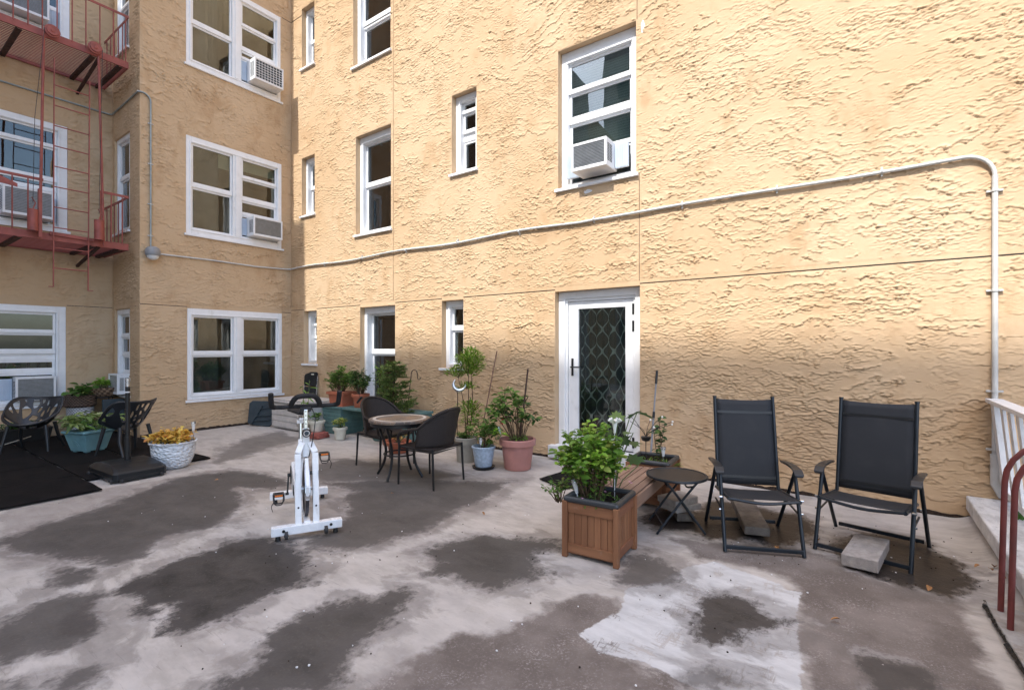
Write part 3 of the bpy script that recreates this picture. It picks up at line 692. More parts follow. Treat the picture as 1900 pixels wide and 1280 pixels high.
# terrace door
def door():
    u0, u1, w0, w1 = A_OPEN[9]
    f = MB(fA); d = -.10
    f.box(u0+.002, d-.08, 0, u0+.10, d, w1-.002); f.box(u1-.10, d-.08, 0, u1-.002, d, w1-.002); f.box(u0+.10, d-.08, w1-.10, u1-.10, d, w1-.002)
    f.box(u0+.10, d-.09, .0, u0+.135, d-.025, w1-.10); f.box(u1-.135, d-.09, .0, u1-.10, d-.025, w1-.10); f.box(u0+.135, d-.09, w1-.14, u1-.135, d-.025, w1-.10)
    dr = f.build('door', M['vinyl'], bld, bevel=.004)
    p = MB(fA); a, b, t0, t1 = u0+.14, u1-.14, .20, w1-.145
    p.box(a, d-.095, t0, a+.15, d-.04, t1); p.box(b-.11, d-.095, t0, b, d-.04, t1); p.box(a+.15, d-.095, t1-.10, b-.11, d-.04, t1); p.box(a+.15, d-.095, t0, b-.11, d-.04, t0+.13)
    p.build('door_leaf', M['vinyl'], dr, bevel=.005)
    g = MB(fA); g.box(a+.14, d-.075, t0+.12, b-.10, d-.068, t1-.09); g.build('pane', M['glass'], dr)
    c = MB(); N = 60; vs = []
    for k in range(N+1):
        x = a+.16+(b-a-.28)*k/N; y = WA+.10+.115+.018*math.sin(k*.75)
        vs += [(x, y, .25), (x, y, t1-.05)]
    c.add(vs, [(2*k, 2*k+2, 2*k+3, 2*k+1) for k in range(N)]); c.build('curtain', M['door curtain'], dr, smooth=True)
    h = MB(fA); h.box(a+.048, d-.04, 1.16, a+.078, d-.028, 1.40); h.tube([(a+.063, d-.03, 1.28), (a+.063, d+.02, 1.28), (a+.20, d+.022, 1.28)], .010, 8)
    h.build('handle', M['black plastic'], dr, smooth=True)
    for z in (1.98, 1.76, .25):
        h = MB(fA); h.box(b-.012, d-.039, z, b+.02, d-.020, z+.14); h.build('hinge', M['black plastic'], dr, bevel=.003)
    s = MB(fA); s.box(u0-.06, -.09, .03, u1+.02, .10, .20); s.build('threshold', M['step'], dr, bevel=.01)
    rm = MB(fA); rm.add([(u0-.3,-.42,0),(u1+.3,-.42,0),(u1+.3,-.42,2.6),(u0-.3,-.42,2.6),(u0-.3,-1.6,0),(u1+.3,-1.6,0),(u1+.3,-1.6,2.6),(u0-.3,-1.6,2.6)], [(4,5,6,7),(0,4,7,3),(1,2,6,5),(0,1,5,4),(3,7,6,2)])
    rm.build('room_recess', M['room'], dr)
door()

# ---------------------------------------------------------------- rest of the courtyard, out of the picture, that shades it
ob = thing('opposite_building', 'flat roofed stucco block facing the terrace from across the yard', 'building', (0, -18, -4))
def shade_height(y): return 1.60+(WA-y)*math.tan(R(SUN_EL))/math.cos(R(SUN_AZ))
subworld(ob)
m = MB(); m.box(-14, -36, -4, 6, -18, shade_height(-18)); m.build('wall', M['grey brick'], ob)
for i in range(4):
    for j in range(7):
        w = MB(); x = -13+i*4.4; z = -1.5+j*3.2; w.box(x, -18.0, z, x+1.6, -17.93, z+1.7); w.build('window', M['slate'], ob)
wg = thing('shading_wing', 'unseen stucco wing at the left, shaped to shade the recessed walls', 'building', (-12, -9, -4)); subworld(wg)
T46 = math.tan(R(SUN_EL))/math.cos(R(SUN_AZ))  # unseen wing, set close and stepped in height to shade the left walls
m = MB(); m.box(-16, -7.5, -4, -9.88, -.7, 4.24+6.68*T46); m.build('wall', M['grey brick'], wg)
m = MB(); m.box(-20, -7.4, -4, -10.36, -.8, 7.6+4.0*T46); m.build('wall', M['grey brick'], wg)

# ---------------------------------------------------------------- parapet and railing on the right
pp = thing('parapet', 'low parapet with scuffed white coping along the right edge of the roof', 'parapet', (.9, 3, 0)); subworld(pp)
m = MB(); m.box(.82, -7, -4, 1.9, WA, .10); m.build('wall', M['stucco'], pp)
m = MB(); m.box(.755, -7, .10, 2.0, WA-.002, .225); m.build('coping', M['parapet'], pp, bevel=.012)
rl = thing('picket_railing', 'white wooden picket railing standing on the parapet', 'railing', (.98, 5, .22)); subworld(rl)
m = MB(); m.bar((.93, 5.93, 1.09), (.93, 1.5, 1.09), .11, .035); m.build('top_rail', M['dirty white'], rl, bevel=.004)
m = MB(); m.bar((1.01, 5.93, .31), (1.01, 1.5, .31), .05, .06); m.build('bottom_rail', M['dirty white'], rl, bevel=.004)
for k in range(17):
    y = 5.86-k*.255
    m = MB(); m.bar((.93, y, 1.07), (1.005, y, .27), .022 if k else .05, .085 if k else .12, (0,1,0)); m.build('picket', M['dirty white'], rl, bevel=.003)
m = MB()
for k in range(170):
    a = random.random()*6.28; r_ = random.random()*.035; h = .02+random.random()*.045
    x, y = .985+r_*math.cos(a), 5.42+r_*2*math.sin(a); dx, dy = random.uniform(-.02,.02), random.uniform(-.02,.02)
    m.add([(x-.003,y,.225),(x+.003,y,.225),(x+dx,y+dy,.225+h)], [(0,1,2)])
tag(m.build('moss', M['moss']), 'small tuft of green moss growing at the foot of the white railing', 'moss', kind='stuff')
cb = MB(); cb.prism([(.60,4.06),(.66,4.03),(.75,4.02),(.82,4.0),(.82,2.2),(.645,2.2),(.64,2.9),(.625,3.4),(.605,3.75)], -.03, .035)
cbo = cb.build('curb_pad', M['floor'], bevel=.006); tag(cbo, kind='structure')
e = MB(); rj = random.Random(4); kp = smooth_pts([(.597,4.06,.012),(.603,3.75,.014),(.622,3.4,.012),(.637,2.9,.012),(.64,2.2,.012)], 14); e.tube([(p.x+rj.uniform(-.006,.006), p.y, p.z+rj.uniform(-.004,.006)) for p in kp], [rj.uniform(.007,.017) for p in kp], 5); e.build('dark_edge', M['black plastic'], cbo)  # ragged dark strip along the left edge of the pad
for i, (y, h) in enumerate(((3.95, .90), (3.72, .90))):
    pts = [(.648, y, .03), (.665, y, h-.12)]+[(.665+.26-.26*math.cos(t*PI/12), y, h-.12+.26*math.sin(t*PI/12)) for t in range(1, 7)]+[(1.25, y, h+.14)]+[(1.25+.25*math.sin(t*PI/12), y, h-.11+.25*math.cos(t*PI/12)) for t in range(1, 7)]+[(1.5, y, .23)]
    m = MB(); m.tube(pts, .0145, 12)
    o = m.build('roof_handrail', M['dark red iron'], smooth=True)
    tag(o, ('dark red bent pipe handrail over the parapet, the one nearer the ochre wall', 'dark red bent pipe handrail over the parapet, the one nearer the viewer')[i], 'handrail', 'red pipe handrails at the right edge')

# ---------------------------------------------------------------- conduits and lamp
cd = thing('wall_conduit', 'long white conduit pipe running along the ochre wall and down beside the railing', 'pipe', (-4, WA, 3.25)); subworld(cd)
ypw = WA-.032
pts = [(-10.10, ypw, 3.245)]
for k in range(1, 46): x = -10.1+k*10.72/46; pts.append((x, ypw, 3.245+.018*math.sin(k*.55)*(1 if x < -3 else .35)))
pts += [(.74+.0+.20*math.sin(t*PI/16), ypw, 3.05+.20*math.cos(t*PI/16)) for t in range(0, 9)]
m = MB(); m.tube(pts, .017, 10); m.tube([(.94, ypw, 3.05), (.94, ypw, .60)], .021, 12); m.tube([(.94, ypw, .62), (.94, ypw, .36), (.98, ypw-.01, .27), (1.1, ypw-.02, .25)], .032, 12)
m.build('pipe', M['conduit'], cd, smooth=True)
def clamp(p, axis, r, parent):
    m = MB(); x, y, z = p
    if axis == 'z': m.tube([(x, y, z-.010), (x, y, z+.010)], r*1.28, 12); m.box(x-r*2.6, y+.004, z-.008, x+r*2.6, y+.03, z+.008)
    else: m.tube([(x-.010, y, z), (x+.010, y, z)], r*1.28, 12); m.box(x-.008, y+.004, z-r*2.6, x+.008, y+.03, z+r*2.6)
    m.build('clamp', M['conduit'], parent, smooth=False)
for z in (2.92, 2.05, 1.17, .66): clamp((.94, ypw, z), 'z', .021, cd)
for x in (-8.9, -7.7, -6.5, -5.3, -4.1, -2.9, -1.75, -.75, .15): clamp((x, ypw, 3.247), 'x', .017, cd)
m = MB(); m.tube([(XB+.03, 3.45, 3.20), (XB+.03, 4.4, 3.215), (XB+.03, 5.2, 3.205), (XB+.03, 5.86, 3.235), (XB+.06, 5.945, 3.245), (XB+.2, ypw, 3.245)], .015, 10); m.build('pipe', M['conduit'], cd, smooth=True)
cd2 = thing('lamp_conduit', 'thin grey conduit crossing the shaded left wall and dropping to the dome lamp', 'pipe', (XB, YR, 5.9)); subworld(cd2)
m = MB(); m.tube([(XL+.02, .5, 5.9), (XL+.02, 3.15, 5.9), (XL+.06, YR-.025, 5.9), (XB-.05, YR-.025, 5.95), (XB+.005, YR-.035, 5.95), (XB+.03, YR+.03, 5.95)]+[(XB+.03, 3.22+.03+.12*math.sin(t*PI/12), 5.83+.12*math.cos(t*PI/12)) for t in range(1, 7)]+[(XB+.03, 3.37, 3.28)], .015, 10)
m.build('pipe', M['grey conduit'], cd2, smooth=True)
for z in (5.45, 4.75, 4.05, 3.5):
    m = MB(); m.tube([(XB+.03, 3.37, z-.01), (XB+.03, 3.37, z+.01)], .02, 10); m.box(XB+.002, 3.33, z-.008, XB+.026, 3.41, z+.008); m.build('clamp', M['conduit'], cd2)
lp = thing('dome_lamp', 'round grey dome wall lamp with frosted lens at the foot of the conduit', 'lamp', (XB+.11, 3.37, 3.18)); subworld(lp)
m = MB(); m.lathe([(.0,.115),(.05,.11),(.09,.085),(.112,.04),(.115,-.02),(.105,-.05),(.0,-.05)], 28, (XB+.12, 3.37, 3.19)); m.box(XB+.002, 3.31, 3.12, XB+.04, 3.43, 3.26); m.build('housing', M['grey lamp'], lp, smooth=True)
m = MB(); m.lathe([(.0,-.125),(.04,-.118),(.075,-.095),(.09,-.06),(.09,-.048),(0,-.048)], 28, (XB+.12, 3.37, 3.19)); m.build('lens', M['clear dome'], lp, smooth=True)

# ---------------------------------------------------------------- air conditioners
def aircon(label, fn, u, w, wd, h, out, style, side_panel=True, tilt=.02):
    c = fn(u, 0, w); t = thing('window_air_conditioner', label, 'air conditioner', c, group='air conditioners hanging in the windows'); subworld(t)
    m = MB(fn); m.box(u-wd/2, -.12, w, u+wd/2, out-.02, w+h); m.build('casing', M['white plastic'], t, bevel=.01)
    b = MB(fn); e = .03; d0, d1 = out-.02, out
    b.box(u-wd/2, d0, w, u-wd/2+e, d1, w+h); b.box(u+wd/2-e, d0, w, u+wd/2, d1, w+h); b.box(u-wd/2+e, d0, w, u+wd/2-e, d1, w+.045); b.box(u-wd/2+e, d0, w+h-.035, u+wd/2-e, d1, w+h)
    b.build('back_frame', M['white plastic'], t, bevel=.004)
    g = MB(fn); g.box(u-wd/2+e, out-.019, w+.045, u+wd/2-e, out-.015, w+h-.035); gr = g.build('coil', M['fin' if style != 'grid' else 'slate'], t)
    l = MB(fn)
    if style == 'grid':
        for k in range(1, 9): x = u-wd/2+e+(wd-2*e)*k/9; l.box(x-.004, out-.012, w+.045, x+.004, out-.004, w+h-.035)
        for k in range(1, 7): z = w+.045+(h-.08)*k/7; l.box(u-wd/2+e, out-.011, z-.004, u+wd/2-e, out-.005, z+.004)
        l.build('guard', M['white plastic'], gr)
    else:
        for k in range(1, 15): z = w+.045+(h-.08)*k/15; l.box(u-wd/2+e, out-.015, z-.003, u+wd/2-e, out-.006, z+.0035)
        l.build('guard', M['screen' if style != 'light' else 'white plastic'], gr)
    for sgn in (-1, 1):         # side louvres
        v = MB(fn); x = u+sgn*(wd/2+.001)
        for k in range(12):
            z = w+.07+(h-.13)*k/12
            for q in range(2): y0 = out-.17+q*.075; v.box(x-.002, y0, z, x+.002, y0+.06, z+.010)
        v.build('vent', M['black plastic'], t)
    if side_panel:
        for (a, b_) in side_panel:
            p = MB(fn); p.box(a, -.07, w+.02, b_, -.045, w+h-.03)
            n = max(2, int((b_-a)/.022))
            for k in range(n): x = a+(b_-a)*k/n; p.box(x, -.045, w+.03, x+(b_-a)/n*.5, -.038, w+h-.04)
            p.build('side_panel', M['accordion'], t)
    return t
aircon('white air conditioner in the upper right window of the sunlit wall', fA, -2.885, 3.86, .50, .36, .22, 'lines', [(-3.34,-3.14),(-2.63,-2.45)])
aircon('weathered air conditioner in the middle bay window above the ground floor', fB, 5.36, 3.80, .60, .39, .22, 'lines', [(4.87,5.05)])
aircon('white air conditioner with a square grid guard in the top bay window', fB, 5.36, 6.93, .60, .43, .26, 'grid', [(4.87,5.05)])
aircon('air conditioner low in the ground floor window behind the openwork chair', fL, 2.14, .66, .50, .40, .14, 'lines', [(1.2,1.88)])
aircon('air conditioner behind the lower fire escape railing', fL, 2.03, 3.72, .62, .46, .26, 'lines', [(1.1,1.7),(2.36,2.43)])
aircon('air conditioner behind the upper fire escape railing', fL, 1.98, 7.10, .62, .40, .22, 'lines', [(1.1,1.65),(2.3,2.46)])
aircon('small air conditioner low in the narrow corner window beside the basket stand', fR, -10.93, .72, .46, .36, .16, 'light', None)

# ---------------------------------------------------------------- fire escape
fe = thing('fire_escape', 'red iron fire escape with two slatted balconies and a drop ladder', 'fire escape', (-10.9, 1.5, 3.25)); subworld(fe)
XF, XW = -10.25, XL
for z, y0, y1 in ((3.25, -1.2, 3.09), (6.36, -1.2, 3.09)):
    f = MB(); f.box(XF-.012, y0, z-.04, XF, y1, z+.07); f.box(XW+.01, y0, z-.03, XW+.03, y1, z+.03); f.box(XW+.03, y1-.012, z-.04, XF-.012, y1, z+.06)
    pl = f.build('platform_frame', M['red iron'], fe)
    n = 21; me = None
    for k in range(n):
        x = XW+.07+k*(XF-XW-.12)/(n-1)
        if me is None:
            b = MB(); b.box(x-.011, y0, z-.002, x+.011, y1-.02, z+.005); o = b.build('slat', M['red iron'], fe); me = o.data; xs0 = x
        else: o = inst('slat', me, pl, (x-xs0, 0, 0))
        o.parent = pl
    for y in (-.9, .0, .9, 1.75, 2.62, 2.98):
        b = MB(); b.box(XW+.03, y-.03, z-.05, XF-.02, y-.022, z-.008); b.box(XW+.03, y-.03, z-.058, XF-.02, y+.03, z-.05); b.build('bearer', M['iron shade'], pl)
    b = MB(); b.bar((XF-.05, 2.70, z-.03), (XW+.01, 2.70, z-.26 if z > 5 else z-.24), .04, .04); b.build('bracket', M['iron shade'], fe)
def rail(pts, balus, z0, h, names='railing'):
    m = MB()
    for a, b in zip(pts[:-1], pts[1:]): m.bar(a, b, .010, .04)
    r_ = m.build(names, M['red iron'], fe)
    for p in balus: b = MB(); b.tube([(p[0], p[1], z0), (p[0], p[1], z0+h)], .009, 6); b.build('baluster', M['red iron'], r_, smooth=True)
rail([(XF, -1.2, 4.12), (XF, 2.01, 4.12)], [(XF, y, 0) for y in (-1, -.75, -.5, -.25, 0, .25, .5, .75, 1.0, 1.25, 1.5, 1.67, 1.84)], 3.3, .82)
rail([(XF, 2.70, 4.12), (XF, 3.09, 4.12), (XW+.02, 3.09, 4.12)], [(XF, 2.71, 0), (XF, 2.85, 0), (XF, 3.0, 0)]+[(XW+.15+k*.2, 3.09, 0) for k in range(5)], 3.3, .82)
rail([(XF, -1.2, 7.20), (XF, 3.09, 7.20), (XW+.02, 3.09, 7.20)], [(XF, y, 0) for y in (-1,-.6,-.2,.2,.6,1.0,1.3,1.53,1.68,1.84,2.0,2.17,2.35,2.52,2.70,2.88,3.05)]+[(XW+.15+k*.2, 3.09, 0) for k in range(5)], 6.4, .80)
ld = MB(); ld.bar((-10.2, 2.115, 2.49), (-10.2, 2.125, 6.02), .012, .028, (1,0,0)); ld.bar((-10.2, 2.535, 2.47), (-10.2, 2.555, 5.86), .012, .028, (1,0,0)); ld.box(-10.21, 2.06, 2.485, -10.19, 2.115, 2.497); ld.box(-10.21, 2.535, 2.465, -10.19, 2.60, 2.477)
ldo = ld.build('drop_ladder', M['red iron'], fe)
for k in range(10):
    z = 2.78+k*.315; r_ = MB(); r_.tube([(-10.2, 2.12, z), (-10.2, 2.545, z)], .009, 6); r_.build('rung', M['red iron'], ldo, smooth=True)
for (y0, y1, yt, pulley) in ((1.955, 2.0, 2.07, 2.09), (2.73, 2.66, 2.60, 2.61)):
    m = MB(); m.tube([(-10.17, y0, 3.22), (-10.17, y1, 6.36)], .018, 8); m.box(-10.20, y0-.02, 3.22, -10.13, y0+.02, 3.95) if y0 < 2.3 else None
    m.build('guide_rod', M['red iron'], fe, smooth=True)
    m = MB(); m.tube([(-10.16, pulley, 6.40), (-10.12, pulley, 6.40)], .095, 24); m.tube([(-10.12, pulley, 6.40), (-10.10, pulley, 6.40)], .07, 24); m.tube([(-10.10, pulley, 6.40), (-10.09, pulley, 6.40)], .025, 12); m.build('pulley', M['red iron'], fe, smooth=True, bevel=.004)
    yw = y0-.085 if y0 < 2.3 else y0-.075
    m = MB(); m.tube([(-10.13, yw, 3.30), (-10.13, yw, 3.62)], .062, 16); m.tube([(-10.13, yw, 3.62), (-10.13, yw+.03, 3.72), (-10.13, yw-.01, 3.80)], .008, 6); m.build('counterweight', M['red iron'], fe, smooth=True)
    m = MB(); m.tube([(-10.12, yw, 3.72), (-10.12, yw+.02, 5.0), (-10.12, pulley+(-.09 if y0 < 2.3 else .09), 6.40)], .004, 5); m.build('cable', M['rope'], fe)
b = MB(); b.bar((XF+.02, 2.08, 3.32), (XF+.02, 2.62, 3.30), .02, .05); b.build('ladder_guide', M['red iron'], fe)
m = MB(); m.prism([(1.3,4.00),(1.38,4.06),(1.5,4.07),(1.6,4.03),(1.72,3.98),(1.72,3.93),(1.55,3.95),(1.3,3.92)], 0, .012)
mm = MB(lambda a, b_, c_: (XF+.03+c_, a, b_)); mm.v = [(XF+.03+z, x, y) for x, y, z in m.v]; mm.f = m.f; mm.fn = None; mm.build('gate_latch', M['red iron'], fe)

# ================================================================ PLANTS
def leaf_verts(L, W, fold=.25, droop=.25, tip=.5):
    v = [(0,0,0)]
    for t, w in ((.28, .85), (.55, 1.), (.8, .62)):
        x = t*L; z = -droop*L*t*t; y = w*W/2
        v += [(x, y, z+fold*y), (x, 0, z), (x, -y, z+fold*y)]
    v.append((L, 0, -droop*L))
    f = [(0,2,1),(0,3,2)]
    for i in range(2):
        a = 1+3*i; b = a+3; f += [(a, a+1, b+1, b), (a+1, a+2, b+2, b+1)]
    f += [(7, 8, 10), (8, 9, 10)]
    return v, f
def lobed_verts(L, W):
    pts = [(0,0)]; pr = [(.15,.28),(.05,.5),(.32,.42),(.45,.62),(.55,.3),(.8,.34),(.78,.14),(1.,0)]
    up = [(x*L, y*W) for x, y in pr]; dn = [(x, -y) for x, y in up[:-1]][::-1]
    pts += up+dn; v = [(x, y, -.2*x*x/L+.15*abs(y)) for x, y in pts]; c = (.4*L, 0, -.03*L)
    v.append(c); n = len(pts)
    return v, [(i, (i+1) % n, n) for i in range(n)]
def orient(p, d, roll=0.):
    d = Vector(d).normalized(); q = d.to_track_quat('X', 'Z'); m = q.to_matrix().to_4x4() @ Matrix.Rotation(roll, 4, 'X'); m.translation = Vector(p); return m
class Leaves:
    def __init__(s, tmpl): s.t = tmpl; s.ms = []
    def put(s, p, d, sc=1., roll=None):
        s.ms.append((orient(p, d, random.uniform(-.6, .6) if roll is None else roll), sc))
    def build(s, name, m, parent, objects=0):
        v0, f0 = s.t; me = None
        random.shuffle(s.ms)
        one, rest = s.ms[:objects], s.ms[objects:]
        if one:
            me = bpy.data.meshes.new('leaf'); me.from_pydata(v0, [], f0); me.materials.append(m); me.polygons.foreach_set('use_smooth', [True]*len(f0))
            for mt, sc in one:
                o = bpy.data.objects.new('leaf', me); C.objects.link(o); o.parent = parent; o.matrix_local = mt @ Matrix.Scale(sc, 4)
        if rest:
            V = []; F = []
            for mt, sc in rest:
                n = len(V); V += [mt @ (Vector(q)*sc) for q in v0]; F += [tuple(i+n for i in f) for f in f0]
            me = bpy.data.meshes.new(name); me.from_pydata([tuple(q) for q in V], [], F); me.materials.append(m)
            me.polygons.foreach_set('use_smooth', [True]*len(F))
            o = bpy.data.objects.new(name, me); C.objects.link(o); o.parent = parent; o['kind'] = 'stuff'
def rdir(up=.3):
    a = random.uniform(0, 2*PI); z = random.gauss(up, .35); return Vector((math.cos(a), math.sin(a), z)).normalized()
def bushy(root, c, h, rx, ry, n_stem, n_leaf, tm, lm, sm=None, objects=0, sc=(.7, 1.2), stem_r=.004, low=.25, lean=(0,0), up=.3, curve=.15):
    lv = Leaves(tm); st = MB()
    for i in range(n_stem):
        a = random.uniform(0, 2*PI); q = math.sqrt(random.random())
        top = Vector((c[0]+rx*q*math.cos(a)+lean[0], c[1]+ry*q*math.sin(a)+lean[1], c[2]+h*(1-.45*q*q)*random.uniform(.72, 1.0)))
        b0 = Vector((c[0]+rx*.15*math.cos(a), c[1]+ry*.15*math.sin(a), c[2]))
        mid = (b0+top)/2+Vector((random.uniform(-1,1)*rx*curve, random.uniform(-1,1)*ry*curve, h*.08))
        pts = smooth_pts([b0, mid, top], 4); st.tube(pts, [stem_r*(1.2-.8*k/(len(pts)-1)) for k in range(len(pts))], 5)
        k_n = max(1, n_leaf//n_stem)
        for k in range(k_n):
            t = low+(1-low)*math.sqrt(random.random()); t = min(t, .999)*(len(pts)-1); j = int(t); p = pts[j].lerp(pts[j+1], t-j)
            d = rdir(up); off = d*random.uniform(0, .35)*min(rx, ry)*.35
            lv.put(p+off, d, random.uniform(*sc))
    st.build('stem', M[sm or 'green stem'], root, smooth=True)
    lv.build('foliage', M[lm], root, objects)

def pot_lathe(r0, r1, h, lip=.02, liph=.05, th=.014):
    return [(0,0),(r0,0),(r0+.006,.01),(r0+(r1-r0)*(h-liph)/h,h-liph),(r1+lip,h-liph),(r1+lip+.004,h-.008),(r1+lip-.004,h),(r1-th+lip*.3,h),(r1-th-.004,h-.05),(0,h-.06)]
def soil(root, z, rx, ry=None, c=(0,0)):
    m = MB(); m.lathe([(0, .012),(rx*.5, .018),(rx*.8, .004),(rx, -.01),(0, -.01)], 20, (c[0], c[1], z), 1, (ry or rx)/rx); m.build('soil', M['soil'], root, smooth=True)
def round_pot(label, loc, r0, r1, h, m, lip=.02, liph=.05, name='potted_plant', cat='potted plant', group=None):
    t = thing(name, label, cat, loc, group=group); b = MB(); b.lathe(pot_lathe(r0, r1, h, lip, liph), 40); b.build('pot', M[m], t, smooth=True); soil(t, h-.045, r1-.012); return t

# white dimpled bowl with coleus
t = thing('potted_plant', 'white dimpled bowl planter filled with yellow and orange coleus', 'potted plant', (-7.30, 2.68, 0))
b = MB(); b.lathe([(0,0),(.17,0),(.215,.03),(.262,.12),(.282,.22),(.288,.31),(.31,.325),(.312,.34),(.298,.345),(.28,.33),(.27,.27),(0,.27)], 48, sx=.86, sy=.86); b.build('pot', M['white bowl'], t, smooth=True); soil(t, .285, .23)
bushy(t, (0,.0,.27), .24, .27, .27, 34, 620, leaf_verts(.062, .042), 'leaf coleus', 'stem', 260, (.7,1.25), up=.15)
# turquoise square planter
t = thing('potted_plant', 'faded turquoise square planter with drooping pale broad leaves', 'potted plant', (-9.37, 2.34, .02), rz=R(22))
b = MB(); b.frustum((0,0), .145, .145, .20, .20, .02, .27); b.frustum((0,0), .205, .205, .225, .225, .27, .285); b.box(-.225,-.225,.285,.225,.225,.315)
for sx in (-1, 1):
    for sy in (-1, 1): b.box(sx*.10-.03, sy*.10-.03, 0, sx*.10+.03, sy*.10+.03, .02)
b.build('pot', M['blue planter'], t, bevel=.006)
for k in range(2):
    for s_ in (-1, 1):
        b = MB(); r_ = .09+.03*k; b.tube([(-.03+r_*math.cos(a*PI/16), -.166-.045*((.10+r_*math.sin(a*PI/16))/.25), .07+r_*math.sin(a*PI/16)) for a in range(0, 9)], .004, 5)
        if s_ == 1: b.build('arch_relief', M['blue planter'], t, smooth=True)
soil(t, .30, .19)
bushy(t, (0,0,.29), .30, .44, .44, 26, 190, leaf_verts(.15, .055, droop=.45), 'leaf pale', 'green stem', 120, (.7,1.15), low=.35, up=.0)
bushy(t, (0,0,.29), .24, .34, .34, 14, 60, leaf_verts(.14, .05, droop=.4), 'leaf mid', 'green stem', 40, (.7,1.1), up=.2)
# tall two tone basket
t = thing('potted_plant', 'tall basket, white below and brown above, with glossy green leaves against the left wall', 'potted plant', (-11.13, 2.66, .02))
b = MB(); b.lathe([(0,0),(.165,0),(.175,.02),(.19,.55),(0,.55)], 32); b.build('pot', M['white basket'], t, smooth=True)
b = MB(); b.lathe([(0,.50),(.195,.50),(.225,.53),(.228,.68),(.238,.70),(.22,.71),(.20,.67),(0,.66)], 32); b.build('inner_basket', M['brown basket'], t, smooth=True); soil(t, .68, .2)
bushy(t, (0,0,.66), .22, .26, .26, 18, 130, leaf_verts(.13, .085, droop=.35), 'leaf mid', 'green stem', 90, (.7,1.1), up=.3)
# basket on iron stand
t = thing('plant_stand', 'black iron plant stand beside the narrow corner window', 'plant stand', (-11.10, 2.98, .02))
b = MB(); b.tube([(.2*math.cos(k*PI/12), .2*math.sin(k*PI/12), .65) for k in range(24)], .008, 6, closed=True); b.tube([(.12*math.cos(k*PI/12), .12*math.sin(k*PI/12), .65) for k in range(24)], .006, 6, closed=True); b.tube([(.13*math.cos(k*PI/12), .13*math.sin(k*PI/12), .2) for k in range(24)], .006, 6, closed=True)
b.build('ring', M['black iron'], t, smooth=True)
for k in range(3):
    a = k*2*PI/3+.4; b = MB(); b.tube(smooth_pts([(.2*math.cos(a), .2*math.sin(a), .65), (.15*math.cos(a), .15*math.sin(a), .35), (.22*math.cos(a), .22*math.sin(a), 0)], 5), .008, 6); b.build('leg', M['black iron'], t, smooth=True)
t = thing('potted_plant', 'low tan twig basket of lime green herbs on the iron stand', 'potted plant', (-11.10, 2.98, .68))
b = MB(); b.lathe([(0,0),(.15,0),(.2,.04),(.235,.14),(.245,.155),(.225,.155),(.2,.12),(0,.12)], 32); b.build('basket', M['tan basket'], t, smooth=True); soil(t, .14, .2)
for k in range(46):
    a = k*2*PI/46; b = MB(); b.bar((.2*math.cos(a), .2*math.sin(a), .015), (.247*math.cos(a+.05), .247*math.sin(a+.05), .165+random.random()*.02), .006, .008)
    o = b.build('twig', M['tan basket'], t)
bushy(t, (-.04,0,.13), .20, .17, .17, 20, 240, leaf_verts(.07, .04), 'leaf lime', 'green stem', 150, (.6,1.1))
t = thing('folded_stool', 'dark folding stool half hidden behind the openwork chair and iron stand', 'stool', (-10.85, 3.05, .02))
b = MB(); b.box(-.02,-.16,.12,.02,.16,.62); b.build('panel', M['slate'], t, bevel=.01)
b = MB(); b.bar((.05,-.14,0), (-.05,-.14,.6), .02, .02); b.bar((.05,.14,0), (-.05,.14,.6), .02, .02); b.build('leg', M['black iron'], t)
# dark trough with trailing cord behind the first openwork chair
t = thing('potted_plant', 'dark low trough of trailing greenery under the openwork chair by the left wall', 'potted plant', (-11.18, 1.95, .02))
b = MB(); b.frustum((0,0), .12, .3, .14, .34, 0, .22); b.build('pot', M['black plastic'], t, bevel=.008)
bushy(t, (0,0,.2), .16, .2, .36, 24, 260, leaf_verts(.07, .025, droop=.5), 'leaf dark', 'green stem', 60, up=.0)
b = MB(); b.tube(smooth_pts([(-11.4, 1.2, .03), (-11.1, 1.5, .028), (-10.9, 1.62, .03), (-10.8, 1.8, .09), (-10.95, 2.0, .12)], 8), .006, 6); tag(b.build('power_cord', M['cord']), 'pale power cord lying on the black mats under the left openwork chair', 'cord')

# round pots by the long wall
t = round_pot('tall beige grey pot with a lacy nandina shrub beside the blue pot', (-4.42, 5.14, 0), .12, .145, .33, 'beige pot', .006, .09)
st = MB(); lv = Leaves(leaf_verts(.055, .018, droop=.2)); lv2 = Leaves(leaf_verts(.055, .018, droop=.2))
for (p0, p1) in (((0,0,.3), (.02,.02,1.35)), ((.03,.02,.3), (.10,-.02,1.3)), ((-.02,.01,.3), (-.12,-.03,1.15)), ((.02,-.02,.3), (.12,.04,.78))):
    pts = smooth_pts([p0, (p0[0]*.5+p1[0]*.5+.03, p0[1], (p0[2]+p1[2])/2), p1], 6); st.tube(pts, [.008-.004*k/(len(pts)-1) for k in range(len(pts))], 5)
for cx, cy, cz, rx, rz_, n in ((.06,0,1.34,.21,.20,1300),(-.15,-.05,1.2,.16,.07,190),(.03,0,1.02,.16,.05,140),(.06,.02,.72,.22,.12,330),(.10,.0,.55,.17,.12,150)):
    for k in range(n):
        q = Vector((random.gauss(0,1), random.gauss(0,1), random.gauss(0,1))).normalized()*random.random()**.45
        p = Vector((cx+q.x*rx, cy+q.y*rx*.8, cz+q.z*rz_)); d = Vector((q.x, q.y, .35+.5*max(q.z, 0)+random.uniform(-.3,.3))); lv.put(p, d, random.uniform(.7, 1.15))
    for k in range(9):
        a = random.uniform(0, 6.28); st.tube([(cx*.6, cy, cz-rz_*.8), (cx+rx*.8*math.cos(a), cy+rx*.6*math.sin(a), cz+rz_*random.uniform(-.2,.8))], .0025, 4)
